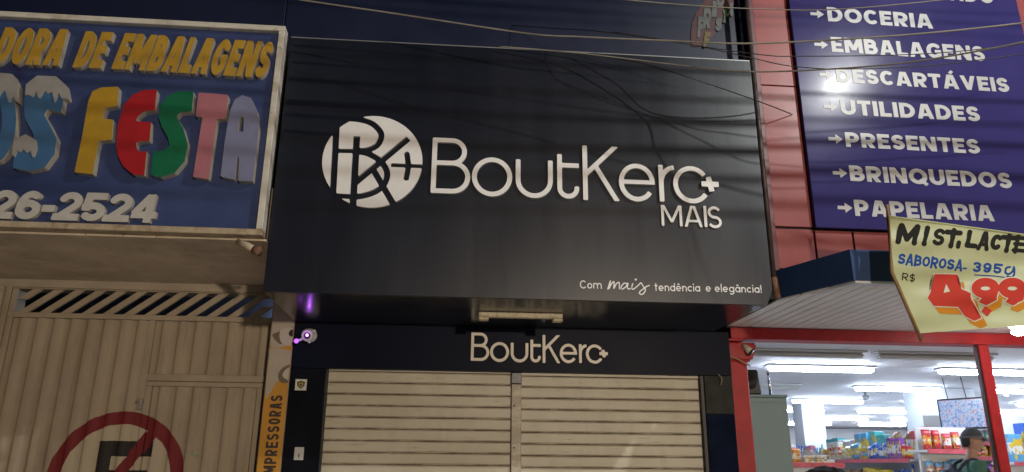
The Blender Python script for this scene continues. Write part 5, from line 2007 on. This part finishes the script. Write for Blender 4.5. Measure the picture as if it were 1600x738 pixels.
# ------------------------------------------------------------------ overhead cables
CB = [
    ([(380, -16, 4.9), (470, 0, 4.9), (620, 22, 4.85), (820, 52, 4.75), (910, 58, 4.7), (1050, 64, 4.6), (1181, 68, 4.5), (1400, 56, 4.3), (1600, 36, 4.1), (1800, 8, 3.9)], .009, cable_m, 'pale cable sweeping from top left across the navy wall'),
    ([(780, 73, 5.28), (910, 84, 5.2), (1085, 105, 4.95), (1160, 112, 4.75), (1263, 110, 4.5), (1417, 98, 4.1), (1600, 66, 3.7), (1750, 30, 3.4)], .008, cable_m, 'pale cable crossing the top edge of the black sign box'),
    ([(905, 83, 5.27), (1000, 98, 5.15), (1085, 124, 5.05), (1181, 157, 5.2), (1238, 179, 5.492)], .006, cable_d, 'dark drooping cable ending at the red cladding'),
    ([(900, -12, 4.6), (1000, 2, 4.6), (1180, 14, 4.55), (1350, 12, 4.5), (1700, -25, 4.4)], .006, cable_m, 'thin pale cable along the top edge of the view'),
    ([(800, 40, 5.59), (860, 44, 5.3), (960, 52, 4.95), (1175, 84, 4.8), (1263, 88, 4.75), (1450, 84, 4.65), (1600, 68, 4.6), (1750, 40, 4.5)], .005, cable_d, 'thin dark cable under the pale sweeping cable'),
    ([(960, 50, 4.94), (1080, 70, 4.86), (1175, 91, 4.8), (1240, 104, 4.75), (1330, 108, 4.65), (1480, 100, 4.6), (1700, 70, 4.5)], .005, cable_d, 'thin dark cable across the word EMBALAGENS on the purple sign'),
]
for pts, r, m, lab in CB:
    P = smooth_pts([at(*p) for p in pts], 8)
    tag(tube('overhead_cable', P, r * .72, m), lab, 'cable', 'overhead cables')
# the bundle along the poles, above the view; its shadows fall on the signs
LL = NEAR_LAMP - Vector((0, 0, .12))
for k, (py, y, r) in enumerate(((118, 3.9, .010), (160, 3.6, .010), (196, 3.8, .017), (242, 3.7, .022), (290, 3.5, .016), (345, 3.4, .014))):
    zs_ = at(1186, py, Y_SIGN).z
    zc = LL.z - (LL.z - zs_) * (y - LL.y) / (Y_SIGN - LL.y)
    P = [(-14 + 32 * t / 24, y + .03 * math.sin(t), zc + .10 * ((-14 + 32 * t / 24 - 2.5) / 10) ** 2 * (1 + k % 3) + .015 * math.sin(t * 1.7 + k)) for t in range(25)]
    tag(tube('pole_cable', P, r, cable_d), 'black power cable strung along the street poles above the view', 'cable', 'power cables along the poles')

# ------------------------------------------------------------------ street lamps behind the viewer
pole_m = mat('pole_concrete', (.3, .29, .27), .85, var=.15, vscale=4)
alu = mat('lamp_alu', (.3, .3, .31), .45, metal=.5)


def street_lamp(head, base, lab, power, rgb, size):
    t = thing('street_lamp', base, lab, 'street lamp', 'street lamps')
    base = Vector(base)
    link('pole', lathe_me('pole', [(.15, 0), (.10, head.z - .2), (.10, head.z - .1)], 14), pole_m, t, base)
    a = base + Vector((0, 0, head.z - .5))
    d = (head - a)
    d.z = 0
    tube('arm', smooth_pts([a, a + d * .35 + Vector((0, 0, .45)), head + Vector((0, 0, .14)) - d.normalized() * .25]), .03, alu, t, 10)
    bm = box_bm(.62, .30, .13, .04, 2)
    for v in bm.verts:
        if v.co.x < 0:
            v.co.y *= .6
            v.co.z *= .75
    o = link('housing', bm_mesh('housing', bm, True), alu, t, head + Vector((0, 0, .16)))
    o.rotation_euler = (0, 0, math.atan2(d.y, d.x))
    ld = bpy.data.lights.new('street_light', 'POINT')
    ld.energy = power
    ld.color = rgb
    ld.shadow_soft_size = size
    lo = bpy.data.objects.new('street_light', ld)
    col.objects.link(lo)
    lo.parent = t
    lo.location = head - Vector((0, 0, .12)) - base
    return t


street_lamp(NEAR_LAMP, (8.4, 1.0, 0), 'street lamp on a concrete pole right of the viewer', NEAR_POWER, (.98, 1, .97), .075)
street_lamp(FAR_LAMP, (5.4, -13.6, -.01), 'street lamp across the road behind the viewer', FAR_POWER, (1, .84, .65), .3)
